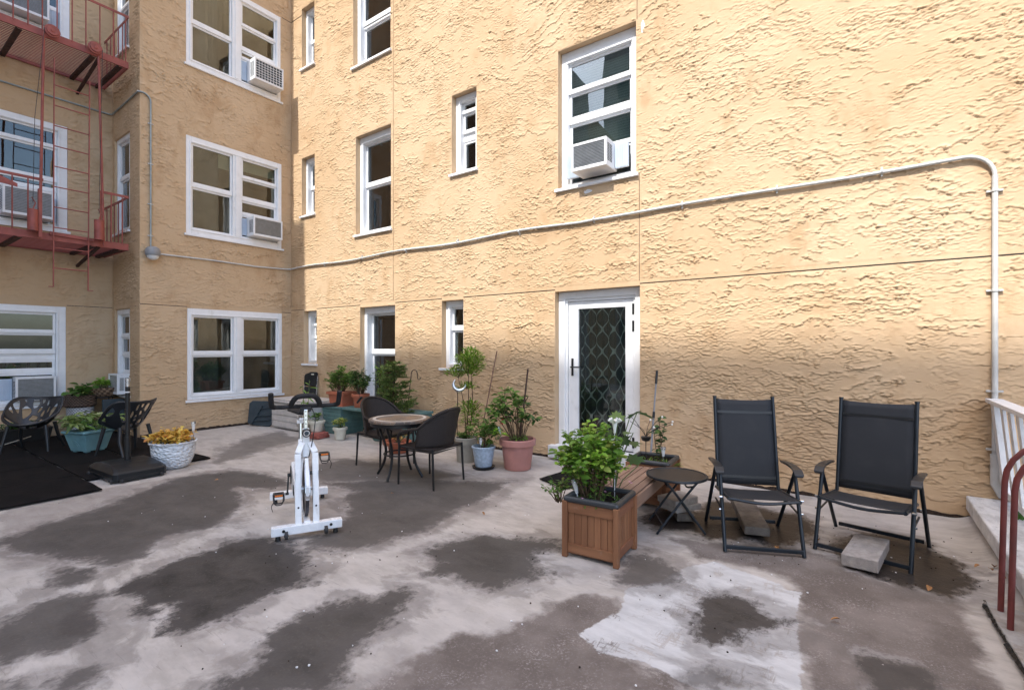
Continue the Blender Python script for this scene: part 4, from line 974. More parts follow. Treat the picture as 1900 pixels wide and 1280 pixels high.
st.build('stem', M['stem'], t, smooth=True); lv.build('foliage', M['leaf nandina'], t, 280)
bushy(t, (-.03,0,.31), .10, .13, .13, 20, 160, leaf_verts(.04, .018), 'leaf mid', 'green stem', 0)
mo = thing('moon_stake', 'crescent moon garden ornament on a thin rod in the beige pot', 'garden ornament', (-4.50, 5.03, .30)); subworld(mo)
b = MB(); b.tube([(-4.46, 5.0, .30), (-4.45, 5.0, .98)], .005, 6); b.build('rod', M['brown iron'], mo)
ux, uy = .815, .579
pts = []; rr = []
for k in range(15):
    a = R(150+k*230/14-20); pts.append((-4.41+.082*math.cos(a)*ux, 4.99+.082*math.cos(a)*uy, 1.06+.082*math.sin(a))); rr.append(.004+.024*math.sin(PI*k/14))
b = MB(); b.tube(pts, rr, 10); b.build('crescent', M['silver'], mo, smooth=True)
b = MB(); b.lathe([(0,-.03),(.02,-.024),(.032,0),(.02,.024),(0,.03)], 14, (-4.43, 4.97, .69), 1, .4); b.build('blue_disc', M['blue pot'], mo, smooth=True)
t = round_pot('pale blue glazed pot with a bushy green shrub standing on a black saucer', (-3.98, 4.97, .03), .105, .148, .26, 'blue pot', .004, .03)
b = MB(); b.lathe([(0,-.03),(.125,-.03),(.15,.0),(.142,.0),(.12,-.015),(0,-.015)], 32); b.build('saucer', M['black plastic'], t, smooth=True)
bushy(t, (0,0,.24), .44, .24, .2, 14, 420, leaf_verts(.062, .026), 'leaf mid', 'stem', 200, (.7,1.2), up=.5)
bushy(t, (.06,0,.24), .12, .12, .12, 10, 90, leaf_verts(.045, .02), 'leaf bright', 'green stem', 0)
bushy(t, (.22,0,.36), .18, .10, .08, 5, 24, leaf_verts(.085, .05), 'leaf lime', 'green stem', 24)
t = round_pot('large dusty pink pot with a leafy camellia against the wall', (-3.62, 5.22, 0), .165, .215, .385, 'pink pot', .018, .075)
bushy(t, (-.03,0,.34), .78, .36, .26, 13, 300, leaf_verts(.088, .055, droop=.3), 'leaf mid', 'stem', 240, (.65,1.15), .006, low=.5, lean=(-.1,-.02))
bushy(t, (.02,0,.34), .55, .34, .24, 9, 100, leaf_verts(.085, .05, droop=.3), 'leaf dark', 'stem', 60, (.7,1.1), .005, low=.55, lean=(-.02,0))
bushy(t, (0,0,.34), .10, .12, .12, 14, 120, leaf_verts(.05, .014), 'leaf bright', 'green stem', 0)
b = MB()
for k in range(6):
    a = k*1.05; b.tube([(-.14, -.14, .62), (-.14+.022*math.cos(a), -.14+.022*math.sin(a), .60+.03*math.sin(k))], [.004,.014], 6)
b.build('flower', M['red flower'], t, smooth=True)
b = MB(); b.tube(smooth_pts([(-3.60,5.24,.32), (-3.57,5.22,.55), (-3.52,5.2,.72), (-3.50,5.2,.88), (-3.46,5.22,1.28)], 6), [.014]*8+[.011]*17, 6)
b.tube([(-3.52,5.2,.72),(-3.57,5.18,.80)], .006, 5); b.tube([(-3.50,5.2,.86),(-3.44,5.2,.93)], .006, 5); b.tube([(-3.6,5.24,.5),(-3.72,5.2,.66)], .007, 5)
tag(b.build('black_stick', M['brown iron'], smooth=True), 'black crooked branch stake standing upright in the pink pot', 'garden stake')
b = MB(); b.tube([(-4.52, 5.5, .0), (-4.50, 5.94, 1.50)], .009, 7); tag(b.build('bamboo_stake', M['bamboo'], smooth=True), 'thin brown bamboo stake leaning on the wall between nandina and camellia', 'garden stake')
def solar_light(label, loc, h=.16, lean=(0,0)):
    t = thing('solar_light', label, 'solar light', loc, rot=(lean[0], lean[1], 0)); m = MB(); m.tube([(0,0,0),(0,0,h*.55)], .004, 6); m.build('spike', M['silver'], t)
    m = MB(); m.tube([(0,0,h*.5),(0,0,h)], [.012,.022], 12); m.build('glass', M['clear dome'], t, smooth=True)
    m = MB(); m.tube([(0,0,h),(0,0,h+.025)], [.028,.026], 14); m.build('cap', M['silver'], t, smooth=True)
solar_light('small silver solar light stuck in the blue pot', (-3.94, 4.86, .26), .13)
solar_light('small silver solar light leaning in the pink pot', (-3.80, 5.12, .36), .15, (.1,-.25))
solar_light('small solar light rising behind the orange coleus', (-7.26, 2.90, .26), .28)
solar_light('solar light leaning in the near left corner of the wooden planter', (-1.76, 3.36, .36), .16, (-.1,-.3))
solar_light('clear solar light in the right corner of the far wooden planter', (-1.62, 4.88, .40), .14)

# spruce in terracotta pot behind the table
t = round_pot('terracotta pot with a young spruce reaching in front of the ground floor window', (-6.15, 5.35, 0), .15, .19, .30, 'terracotta', .02, .06)
st = MB(); lv = Leaves(leaf_verts(.055, .014, fold=.1, droop=.1)); st.tube([(0,0,.28), (-.02,.03,.9), (.0,.03,1.28)], [.014,.010,.004], 7)
def branch(p, d, L, dens):
    p = Vector(p); d = Vector(d).normalized(); q = p+d*L+Vector((0,0,-.04*L)); st.tube([p, q], [.004,.002], 4)
    for k in range(int(L*dens)):
        s_ = random.random(); lv.put(p.lerp(q, s_), d+Vector((random.uniform(-1,1), random.uniform(-1,1), random.uniform(-.4,.9)))*.9, random.uniform(.7,1.1))
for k in range(19):
    z = .42+k*.048+random.uniform(-.015,.015); L = (.44*(1-(z-.35)/1.15)+.06)
    for j in range(5):
        L0 = L; a = random.uniform(0, 2*PI); L = L0*random.uniform(.45, 1.2); d = Vector((math.cos(a), math.sin(a), random.uniform(.0,.5)))
        branch((-.01,.03,z), d, L, 230)
        e = Vector((-.01,.03,z))+d.normalized()*L*.5
        for s_ in (-1, 1): branch(e, Vector((math.cos(a+s_*.7), math.sin(a+s_*.7), .1)), L*.45, 210)
        L = L0
for k in range(7): branch((.1,0,.42+.03*k), (1,-.2+.1*k,.55), .38, 190)
st.build('stem', M['stem'], t, smooth=True); lv.build('foliage', M['leaf spruce'], t, 0)
t = thing('potted_plant', 'wispy pale shrub tied to a stake just left of the spruce', 'potted plant', (-6.62, 5.5, 0))
b = MB(); b.lathe(pot_lathe(.12, .15, .24), 30); b.build('pot', M['teal'], t, smooth=True); soil(t, .2, .14)
bushy(t, (0,0,.2), 1.20, .26, .18, 11, 560, leaf_verts(.06, .02), 'leaf mid', 'stem', 150, (.7,1.1), .006, low=.3)
bushy(t, (-.02,0,.9), .50, .14, .12, 5, 60, leaf_verts(.06, .022), 'leaf lime', 'stem', 40, (.7,1.1), .004, low=.4)
b = MB(); b.tube([(-6.22, 5.72, .0), (-6.20, 5.71, .5), (-6.10, 5.7, 1.08)]+[(-6.025+.075*math.cos(R(180-k*18)), 5.7-.0, 1.10+.085*math.sin(R(180-k*18))) for k in range(0, 10)]+[(-5.955, 5.7, 1.08)]+[(-5.915+.04*math.cos(R(180+k*22)), 5.7, 1.07+.04*math.sin(R(180+k*22))) for k in range(1, 9)], .006, 6)
tag(b.build('shepherd_hook', M['black iron'], smooth=True), 'thin black shepherd hook standing between the spruce and the small window', 'garden hook')
t = round_pot('small terracotta bowl glimpsed on the floor under the mosaic table', (-5.62, 5.0, 0), .13, .17, .17, 'terracotta', .02, .04)
bushy(t, (0,0,.15), .18, .16, .16, 10, 90, leaf_verts(.05, .02), 'leaf coleus', 'green stem', 40)

# teal bench with planters at the ends
t = thing('planter_bench', 'weathered teal resin bench resting on two planter boxes', 'bench', (-7.0, 5.6, 0)); subworld(t)
for x0 in (-8.05, -6.35):
    b = MB(); b.frustum((x0+.27, 5.62), .235, .235, .27, .27, 0, .46); bx = b.build('planter_box', M['teal'], t, bevel=.008)
    b = MB()
    for k in range(6): z = .05+k*.07; e = .238+.035*z/.46+.004; b.box(x0+.27-e, 5.62-e, z, x0+.27+e, 5.62+e, z+.045)
    b.build('rib', M['teal'], bx, bevel=.004)
    b = MB(); b.box(x0-.02, 5.33, .46, x0+.56, 5.91, .50); b.build('rim', M['teal'], bx, bevel=.008)
b = MB(); b.box(-7.48, 5.36, .455, -6.38, 5.88, .50); b.build('seat', M['teal'], t, bevel=.008)
t = thing('potted_plant', 'square terracotta trough with bushy green shrubs on the teal bench end', 'potted plant', (-7.72, 5.52, .50), rz=R(8))
b = MB(); b.frustum((0,0), .15, .13, .175, .15, 0, .21); b.box(-.205,-.175,.21,.205,.175,.26); b.build('pot', M['terracotta'], t, bevel=.008); b = MB(); b.box(-.19,-.16,-.0,.19,.16,.02); b.build('saucer', M['terracotta'], t)
bushy(t, (0,0,.24), .52, .37, .22, 34, 1200, leaf_verts(.055, .022), 'leaf mid', 'stem', 60, (.7,1.3), up=.5, low=.1)
bushy(t, (0,0,.24), .44, .28, .2, 16, 500, leaf_verts(.045, .018), 'leaf bright', 'stem', 0, (.7,1.3), up=.5, low=.1)
bushy(t, (.03,0,.24), .56, .1, .1, 3, 60, leaf_verts(.06, .025), 'leaf lime', 'stem', 20, (.7,1.1))
bushy(t, (-.2,0,.24), .2, .1, .1, 6, 90, leaf_verts(.05, .022), 'leaf bright', 'stem', 0)
t = round_pot('round terracotta pot with leafy shrub on the teal bench seat', (-7.22, 5.55, .50), .10, .14, .24, 'terracotta', .016, .05)
bushy(t, (0,0,.22), .46, .32, .2, 26, 950, leaf_verts(.055, .022), 'leaf dark', 'stem', 60, (.7,1.2), up=.4)
bushy(t, (0,0,.22), .30, .25, .2, 10, 160, leaf_verts(.055, .022), 'leaf mid', 'stem', 20, (.7,1.2), up=.4)
b = MB(); b.tube([(-6.98,5.3,.62),(-6.86,5.3,.72)], .02, 8); b.tube([(-6.9,5.3,.68),(-7.0,5.32,.92)], .004, 5); tag(b.build('garden_sprayer', M['black plastic'], smooth=True), 'small black sprayer nozzle sticking out behind the left wicker chair', 'sprayer')
t = round_pot('small ivory pot with a yellow green croton in front of the teal bench', (-7.20, 5.12, 0), .075, .105, .21, 'ivory pot', .012, .045)
bushy(t, (0,0,.19), .20, .13, .13, 12, 120, leaf_verts(.075, .022), 'leaf variegated', 'green stem', 100, up=.7)
t = round_pot('whitish pot with a small green plant standing on red bricks', (-7.72, 5.02, .10), .09, .125, .19, 'ivory pot', .012, .045)
bushy(t, (0,0,.17), .17, .1, .1, 8, 70, leaf_verts(.07, .03), 'leaf mid', 'green stem', 60, up=.4)
t = thing('brick_stack', 'two red brick tiles stacked under the whitish pot', 'bricks', (-7.68, 5.0, 0))
for k, (a, z) in enumerate(((.2, 0), (-.15, .05))):
    b = MB(); b.box(-.16,-.13,0,.16,.13,.048); o = b.build('brick', M['brick'], t, bevel=.006); o.location = (0,0,z); o.rotation_euler = (0,0,a)
# lanky weed like plant in front of the storage box
t = round_pot('grey pot with lanky long leaved stems in front of the storage box', (-8.02, 5.0, 0), .1, .13, .22, 'beige pot')
st = MB(); lv = Leaves(leaf_verts(.15, .028, droop=.55))
for x, y, z in ((-.1,0,.88),(.06,.03,.98),(-.02,-.03,.62)):
    st.tube([(0,0,.2), (x*.6,y,z*.6), (x,y,z)], .005, 5)
    for k in range(9): lv.put((x*(.5+.06*k), y, z*(.5+.058*k)), rdir(.35), random.uniform(.7,1.1))
st.build('stem', M['green stem'], t, smooth=True); lv.build('foliage', M['leaf bright'], t, 27)

# ================================================================ FURNITURE
# black rubber mats
i = 0
rows = [(.92, 1.80, [-11.45,-10.52,-9.58,-8.63,-7.68,-6.72]), (1.81, 2.52, [-11.45,-10.4,-9.45,-8.4,-7.32]), (2.53, 3.18, [-11.45,-10.5,-9.4,-8.35,-7.40])]
for y0, y1, xs in rows:
    for a, b_ in zip(xs[:-1], xs[1:]):
        m = MB(); n = 8
        w = [(a+.004+(b_-a-.008)*k/n, y0+.003+.006*math.sin(k+i)) for k in range(n+1)]+[(b_-.004+.004*math.sin(k*2+i), y0+(y1-y0)*k/n) for k in range(1, n)]+[(b_-.004-(b_-a-.008)*k/n, y1-.003+.005*math.sin(k*1.3+i)) for k in range(n+1)]
        m.prism(w, .006, .022); o = m.build('rubber_mat', M['mat'], bevel=.004)
        r_i = rows.index((y0,y1,xs)); o_i = xs[::-1].index(b_); tag(o, ['black rubber mat, %s of the row nearest the viewer', 'black rubber mat, %s of the middle row', 'dark rubber mat, %s of the row against the bay wall'][r_i] % ['rightmost', 'second from right', 'third from right', 'fourth from right', 'leftmost'][o_i], 'mat', 'black rubber mats under the openwork chairs'); i += 1

# moulded openwork chairs: a shell cut through by a branching pattern
def openwork_chair(label, loc, rz):
    t = thing('openwork_chair', label, 'chair', loc, rz, group='openwork resin armchairs')
    rs = np.random.RandomState(5); NU, NV = 170, 120
    seeds = rs.rand(58, 2)
    U, V = np.meshgrid(np.linspace(-1, 1, NU), np.linspace(-1, 1, NV)); rr = np.sqrt(U**2+V**2)
    # oval bowl opening forward and tipped back: disc (u sideways, v front to back)
    Q = np.stack([(U.ravel()+1)/2, (V.ravel()+1)/2*1.0], 1)
    d = np.sqrt(((Q[:, None]-seeds[None])**2).sum(2)); d.sort(1); cell = (d[:,1]-d[:,0]).reshape(U.shape)
    a = U; f = -V           # f: -1 back, +1 front
    X = .06+.30*f; Y = .335*a*np.sqrt(np.clip(1-.12*f, 0, 2)); Z0 = .415
    bowl = -.085*(1-np.clip(rr, 0, 1)**2)
    back = np.clip(-f+.25*a*a-.10, 0, 2)**1.25*.42; side = .17*np.abs(a)**2.4*np.clip(1-.55*(f+.1), .0, 1.3)
    Z = Z0+bowl+back*.95+side; X = X-.10*back+(-.10)*np.clip(-f, 0, 1)**2*0
    keep = (rr < 1.0) & ((cell < .048) | (rr > .925) | ((np.abs(a) < .5) & (f > -.1) & (f < .55) & (cell < .075)))
    idx = np.full(U.shape, -1); F = []
    kf = keep[:-1,:-1] & keep[1:,:-1] & keep[:-1,1:] & keep[1:,1:]
    vid = np.arange(NU*NV).reshape(U.shape); jj, ii = np.nonzero(kf)
    quads = np.stack([vid[jj,ii], vid[jj,ii+1], vid[jj+1,ii+1], vid[jj+1,ii]], 1)
    used, inv = np.unique(quads, return_inverse=True); inv = inv.reshape(quads.shape)
    P = np.stack([X.ravel(), Y.ravel(), Z.ravel()], 1)[used]
    me = bpy.data.meshes.new('shell'); me.from_pydata(P.tolist(), [], inv.tolist()); me.materials.append(M['resin']); me.polygons.foreach_set('use_smooth', [True]*len(quads))
    o = bpy.data.objects.new('shell', me); C.objects.link(o); o.parent = t
    sm = o.modifiers.new('smooth', 'SMOOTH'); sm.iterations = 3; sm.factor = .6
    so = o.modifiers.new('solid', 'SOLIDIFY'); so.thickness = .014; so.offset = 0
    pts = []
    for k in range(48):
        th = 2*PI*k/48; av, fv = .985*math.cos(th), .985*math.sin(th)
        bk = max(-fv+.25*av*av-.10, 0)**1.25*.42; sdv = .17*abs(av)**2.4*max(0, min(1.3, 1-.55*(fv+.1)))
        pts.append((.06+.30*fv-.10*bk, .335*av*math.sqrt(1-.12*fv), Z0-.085*(1-.985**2)+bk*.95+sdv))
    b = MB(); b.tube(pts, .015, 8, closed=True); b.build('rim', M['resin'], t, smooth=True)
    for sx, sy in ((1,1),(1,-1),(-1,1),(-1,-1)):
        b = MB(); x0, y0 = (.20, .22) if sx > 0 else (-.08, .20)
        b.tube([(x0, sy*y0, .385 if sx > 0 else .40), (x0+.03*sx, sy*(y0+.03), .2), (x0+(.07 if sx > 0 else -.14), sy*(y0+.06), 0)], [.026,.022,.017], 10); b.build('leg', M['resin'], t, smooth=True)
    return t
openwork_chair('anthracite openwork armchair facing the yard below the left window air conditioner', (-10.15, 1.90, .022), R(-36))
c2 = copy_tree([o for o in C.objects if o.name == 'openwork_chair'][0]); c2['label'] = 'anthracite openwork armchair turned sideways behind the umbrella pole'
c2.location = (-8.66, 2.63, .022); c2.rotation_euler = (0, 0, R(200))

# umbrella stand
t = thing('umbrella_stand', 'black rectangular umbrella base with an empty upright pole', 'umbrella stand', (-7.33, 2.20, .015), rz=R(2))
b = MB(); X0, Y0 = .41, .27
lv_ = [(1,1,.012),(1,1,.085),(.975,.96,.105),(.80,.90,.135),(.45,.84,.160),(.16,.80,.168)]
vs = []; fs = []
for (a_, c_, z) in lv_:
    x, y = X0*a_, Y0*c_; q = .035*min(a_, c_); vs += [(-x+q,-y,z),(x-q,-y,z),(x,-y+q,z),(x,y-q,z),(x-q,y,z),(-x+q,y,z),(-x,y-q,z),(-x,-y+q,z)]
for i in range(len(lv_)-1):
    for j in range(8): k = (j+1) % 8; fs.append((i*8+j, i*8+k, (i+1)*8+k, (i+1)*8+j))
fs += [tuple(range(8))[::-1], tuple((len(lv_)-1)*8+j for j in range(8))]; b.add(vs, fs); b.build('base', M['base plastic'], t, bevel=.006, seg=2)
b = MB(); b.box(-X0-.004, -Y0+.05, .0, X0+.004, Y0-.05, .04); b.box(-X0+.05, -Y0-.004, .0, X0-.05, Y0+.004, .04); b.build('skirt', M['base plastic'], t, bevel=.004)
b = MB()
for x, y in ((-X0+.07,-Y0-.008),(X0-.07,-Y0-.008),(X0+.008,-Y0+.07),(X0+.008,Y0-.07)): b.box(x-.035, y-.012, .002, x+.035, y+.012, .03)
b.build('foot', M['rubber wheel'], t, bevel=.003)
b = MB(); b.tube([(0,0,.15),(0,0,.45)], .033, 18); b.tube([(0,0,.42),(0,0,1.06)], .024, 18); b.build('pole', M['black plastic'], t, smooth=True)
b = MB(); b.tube([(0,0,.985),(0,0,1.0)], .0255, 18); b.build('label_band', M['white plastic'], t); b = MB(); b.tube([(0,0,1.06),(0,0,1.125)], .022, 18); b.tube([(0,0,1.125),(0,0,1.16)], .028, 18); b.build('cap', M['silver'], t, smooth=True)

# storage box and leaning things
t = thing('storage_box', 'long grey resin storage box in the corner under the bay window', 'storage box', (-8.8, 5.4, 0)); subworld(t)
b = MB(); b.box(-9.36, 5.12, .02, -8.10, 5.74, .50); b.build('body', M['deck box'], t, bevel=.01)
for k in range(4):
    b = MB(); z = .05+k*.112; b.box(-9.33, 5.100, z, -8.13, 5.119, z+.098); b.build('panel', M['deck box'], t, bevel=.006)
    b = MB(); b.box(-9.380, 5.15, z, -9.361, 5.71, z+.098); b.build('panel', M['deck box'], t, bevel=.006)
b = MB(); b.box(-9.40, 5.08, .505, -8.06, 5.78, .54); b.box(-9.37, 5.11, .54, -8.09, 5.75, .575); b.build('lid', M['deck box'], t, bevel=.012)
t = thing('folded_table', 'slate blue folded plastic table leaning beside the storage box', 'folding table', (-9.70, 5.05, 0)); t.rotation_euler = (R(-14), 0, R(24))
b = MB(); pts = [(-.27,.07),(-.30,.45),(-.24,.50),(.24,.50),(.30,.45),(.27,.04),(.22,.0),(-.20,.02)]
b.add([(x, -.018, z) for x, z in pts]+[(x, .018, z) for x, z in pts], [tuple(range(8))[::-1], tuple(range(8, 16))]+[(i, (i+1) % 8, 8+(i+1) % 8, 8+i) for i in range(8)]); b.build('top', M['slate'], t, bevel=.008)
b = MB(); b.bar((-.16,-.04,.02), (.02,-.04,.40), .03, .02); b.bar((.0,-.04,.34), (.24,-.04,.38), .02, .02); b.bar((-.14,-.04,.10), (.24,-.04,.13), .02, .02); b.bar((-.09,-.04,.20), (.24,-.04,.22), .02, .02); b.build('leg', M['slate'], t, bevel=.003)
t = thing('folding_chair', 'black plastic folding chair with handle hole standing folded behind the storage box', 'folding chair', (-9.30, 5.87, .0)); t.rotation_euler = (R(-3), 0, R(6))
b = MB(); pts = [(-.20,.80),(-.20,.95),(-.17,1.0),(.0,1.05),(.17,1.05),(.20,1.02),(.20,.80),(.17,.76),(-.17,.76)]
b.add([(x, -.012, z) for x, z in pts]+[(x, .012, z) for x, z in pts], [tuple(range(9))[::-1], tuple(range(9, 18))]+[(i, (i+1) % 9, 9+(i+1) % 9, 9+i) for i in range(9)]); b.build('backrest', M['black plastic'], t, bevel=.008)
b = MB(); b.box(-.165, -.02, .35, .165, .01, .74); b.build('seat', M['black plastic'], t, bevel=.01)
b = MB(); b.box(.02,-.016,.99,.10,-.0125,1.015); b.build('handle_hole', M['ivory pot'], t)
for s_ in (-1, 1): b = MB(); b.tube([(s_*.19, 0, 0), (s_*.19, 0, .98)], .012, 8); b.build('leg', M['silver'], t, smooth=True)

# mosaic table
TX, TY = -4.585, 4.10
t = thing('bistro_table', 'round mosaic stone table on black curved legs between the wicker chairs', 'table', (TX, TY, 0))
b = MB(); b.lathe([(0,.66),(.34,.66),(.365,.665),(.368,.69),(.36,.697),(0,.697)], 64); b.build('table_top', M['mosaic'], t, smooth=True)
b = MB(); b.lathe([(.285,.6975),(.285,.7),(.32,.7),(.32,.6975)], 64)
b.f = b.f[:-2]; b.build('inlay_ring', M['stone ring'], t)
b = MB(); b.lathe([(.30,.655),(.345,.655),(.345,.62),(.30,.62)], 48); b.f = b.f[:-2]; b.build('apron', M['black iron'], t, smooth=True)
for k in range(4):
    a = R(20)+k*PI/2; c_, s_ = math.cos(a), math.sin(a); P = lambda r, z: (r*c_, r*s_, z)
    b = MB(); b.tube(smooth_pts([P(.32,.65), P(.25,.50), P(.19,.33), P(.21,.16), P(.30,.0)], 6), .016, 8); b.build('leg', M['black iron'], t, smooth=True)
    b = MB(); b.tube([P(.29,.62), P(.20,.57), P(.22,.50)], .010, 6); b.build('bracket', M['black iron'], t, smooth=True)
b = MB(); b.tube([(.185*math.cos(k*PI/16), .185*math.sin(k*PI/16), .27) for k in range(32)], .010, 6, closed=True); b.build('stretcher_ring', M['black iron'], t, smooth=True)

def wicker_chair(label, loc, rz):   # faces +X
    t = thing('wicker_chair', label, 'chair', loc, rz, group='dark wicker chairs at the mosaic table')
    b = MB(); b.box(-.25, -.26, .405, .26, .26, .44); b.build('seat', M['wicker'], t, bevel=.015)
    # curved back shell
    N, K = 24, 10; vs = []; fs = []
    def top(a): return .87-.22*(abs(a)/1.0)**2.2
    for i in range(N+1):
        a = -1+2*i/N; th = a*R(72); x = .10-.36*math.cos(th); y = .285*math.sin(th)/math.sin(R(72))
        for j in range(K+1):
            z = .44+(top(a)-.44)*j/K; lean = -.09*((z-.44)/.43); w = 1+.10*(z-.44)
            vs.append((x+lean, y*w, z))
    for i in range(N):
        for j in range(K): q = i*(K+1)+j; fs.append((q, q+K+1, q+K+2, q+1))
    b = MB(); b.add(vs, fs); o = b.build('backrest', M['wicker'], t, smooth=True); sm = o.modifiers.new('solid', 'SOLIDIFY'); sm.thickness = .012; sm.offset = 0
    rimp = [vs[i*(K+1)+K] for i in range(N+1)]
    b = MB(); fr = (.235, .275); arm = [(fr[0], -fr[1], .0), (fr[0]+.0, -fr[1], .40), (fr[0]-.03, -fr[1]-.01, .58)]
    b.tube(smooth_pts([(.23,-.275,.44), (.21,-.30,.58), (rimp[0][0]+.05, rimp[0][1]-.005, rimp[0][2]-.005)]+rimp[::3]+[(rimp[-1][0]+.05, rimp[-1][1]+.005, rimp[-1][2]-.005), (.21,.30,.58), (.23,.275,.44)], 4), .016, 8)
    b.build('arm_rail', M['wicker'], t, smooth=True)
    b = MB(); b.tube([(.25,-.26,.40), (.25,.26,.40), (-.26,.25,.40), (-.26,-.25,.40)], .012, 6, closed=True); b.build('seat_frame', M['black iron'], t, smooth=True)
    for sx, sy in ((1,1),(1,-1),(-1,1),(-1,-1)):
        b = MB(); b.tube([(.245*sx, .26*sy, .44), (.25*sx+(.0 if sx > 0 else -.02), .27*sy, 0)], [.014,.012], 8); b.build('leg', M['black iron'], t, smooth=True)
    return t
w1 = wicker_chair('dark wicker chair on the left of the mosaic table, seat towards it', (-5.17, 4.38, 0), R(-4))
w2 = copy_tree(w1); w2['label'] = 'dark wicker chair on the right of the mosaic table seen from behind'; w2.location = (-4.08, 4.12, 0); w2.rotation_euler = (0, 0, R(184))

# exercise bike
bk = thing('exercise_bike', 'white upright spin bike with black grips parked on the stained floor', 'exercise bike', (-4.20, 2.59, 0), rz=R(-28))
def sqbar(name, pts, w, h, m, up=(0,0,1), parent=None, bev=.006):
    b = MB()
    for p, q in zip(pts[:-1], pts[1:]): b.bar(p, q, w, h, up)
    return b.build(name, M[m], parent or bk, bevel=bev)
FX = .53
fsb = sqbar('front_stabiliser', [(FX, -.27, .075), (FX, .27, .075)], .07, .07, 'bike white')
rsb = sqbar('rear_stabiliser', [(-.53, -.27, .075), (-.53, .27, .075)], .07, .07, 'bike white')
for y in (-.16, .14):
    b = MB(); b.tube([(FX+.05, y-.012, .045), (FX+.05, y+.012, .045)], .032, 18); b.tube([(FX+.05, y-.016, .045), (FX+.05, y+.016, .045)], .010, 10); b.build('transport_wheel', M['rubber wheel'], bk, smooth=True)
for x in (FX, -.53):
    for y in (-.22, .22): b = MB(); b.tube([(x, y, .0), (x, y, .045)], [.022,.016], 12); b.build('levelling_foot', M['black plastic'], bk, smooth=True)
for s_ in (-1, 1):
    sqbar('fork_leg', [(FX, s_*.068, .10), (FX-.10, s_*.068, .66), (FX-.155, s_*.03, .74)], .042, .050, 'bike white', (0,1,0))
sqbar('main_beam', [(-.53, 0, .09), (-.05, 0, .12), (FX, 0, .10)], .05, .05, 'bike white')
sqbar('seat_tube', [(-.22, 0, .12), (-.30, 0, .66)], .05, .07, 'bike white', (1,0,0))
sqbar('down_tube', [(-.27, 0, .50), (FX-.17, 0, .76)], .045, .06, 'bike white')
sqbar('head_tube', [(FX-.165, 0, .62), (FX-.185, 0, .86)], .055, .06, 'bike white', (1,0,0))
sqbar('handlebar_post', [(FX-.185, 0, .84), (FX-.20, 0, 1.02)], .034, .04, 'chrome', (1,0,0))
b = MB()
for k in range(4): b.tube([(FX-.172-.002*k, 0, .90+k*.035), (FX-.165-.002*k, 0, .90+k*.035)], .005, 8)
b.build('post_hole', M['black plastic'], bk)
b = MB(); b.tube([(FX-.15, 0, .83), (FX-.095, 0, .83)], .034, 20); b.build('knob', M['black plastic'], bk, smooth=True)
b = MB(); b.tube([(FX-.095, 0, .83), (FX-.090, 0, .83)], .026, 20); b.build('knob_ring', M['chrome'], bk, smooth=True)
b = MB(); b.tube([(FX-.090, 0, .83), (FX-.086, 0, .83)], .017, 18); b.build('knob_centre', M['slate'], bk, smooth=True)
hb = MB(); hx, hz = FX-.22, 1.045
hb.tube([(hx, -.25, hz), (hx, .25, hz)], .018, 12)
for s_ in (-1, 1): hb.tube(smooth_pts([(hx-.01, s_*.24, hz), (hx+.03, s_*.262, hz+.015), (hx+.06, s_*.268, hz+.07), (hx+.08, s_*.27, hz+.125)], 5), .021, 12)
hb.tube(smooth_pts([(hx, -.115, hz), (hx+.03, -.105, hz+.04), (hx+.06, -.07, hz+.085), (hx+.065, 0, hz+.095), (hx+.06, .07, hz+.085), (hx+.03, .105, hz+.04), (hx, .115, hz)], 6), .022, 12)
hb.build('handlebar', M['foam'], bk, smooth=True)
b = MB(); b.box(hx-.035, -.045, hz-.045, hx+.035, .045, hz-.005); b.build('clamp', M['black plastic'], bk, bevel=.006)
b = MB(); b.tube([(-.30, 0, .64), (-.325, 0, .84)], .018, 14); b.build('seat_post', M['chrome'], bk, smooth=True)
b = MB(); b.box(-.37, -.035, .82, -.26, .035, .85); b.bar((-.40,0,.865), (-.22,0,.865), .04, .022); b.build('seat_slider', M['bike white'], bk, bevel=.004)
N = 14; b = MB(); vs = []; fs = []
for i in range(N+1):
    s_ = i/N; x = -.46+.27*s_; w = .11*(1-s_)**.8+.026 if s_ > .12 else .11*(.5+s_*4); 
    for j in range(9): a = 2*PI*j/9; vs.append((x, w*math.cos(a), .925+.026*math.sin(a)*(1 if s_ < .9 else .7)+.012*(1-s_)))
for i in range(N):
    for j in range(9): k = (j+1) % 9; fs.append((i*9+j, i*9+k, (i+1)*9+k, (i+1)*9+j))
fs += [tuple(range(9))[::-1], tuple(N*9+j for j in range(9))]; b.add(vs, fs); b.build('saddle', M['foam'], bk, smooth=True)
fw = MB(); cxw, czw, rw = FX-.205, .335, .225
fw.lathe([(0,-.006),(.05,-.012),(.06,-.005),(.18,-.005),(.19,-.013),(rw,-.013),(rw,.013),(.19,.013),(.18,.005),(.06,.005),(.05,.012),(0,.006)], 48)
fw.v = [(x+cxw, z, y+czw) for x, y, z in fw.v]; fw.build('flywheel', M['steel'], bk, smooth=True)
b = MB(); b.tube([(cxw, -.085, czw), (cxw, .085, czw)], .014, 10); b.tube([(cxw, -.04, czw), (cxw, .04, czw)], .03, 14); b.build('axle', M['chrome'], bk, smooth=True)
b = MB(); pts = [(cxw+.245*math.cos(R(a)), 0, czw+.245*math.sin(R(a))) for a in range(-5, 96, 12)]
for p, q in zip(pts[:-1], pts[1:]): b.bar(p, q, .038, .008)
b.build('wheel_guard', M['chrome'], bk)
sqbar('brake_arm', [(cxw+.10, .0, .62), (cxw+.02+.235, .0, .42), (cxw+.235, 0, .30)], .03, .012, 'bike white')
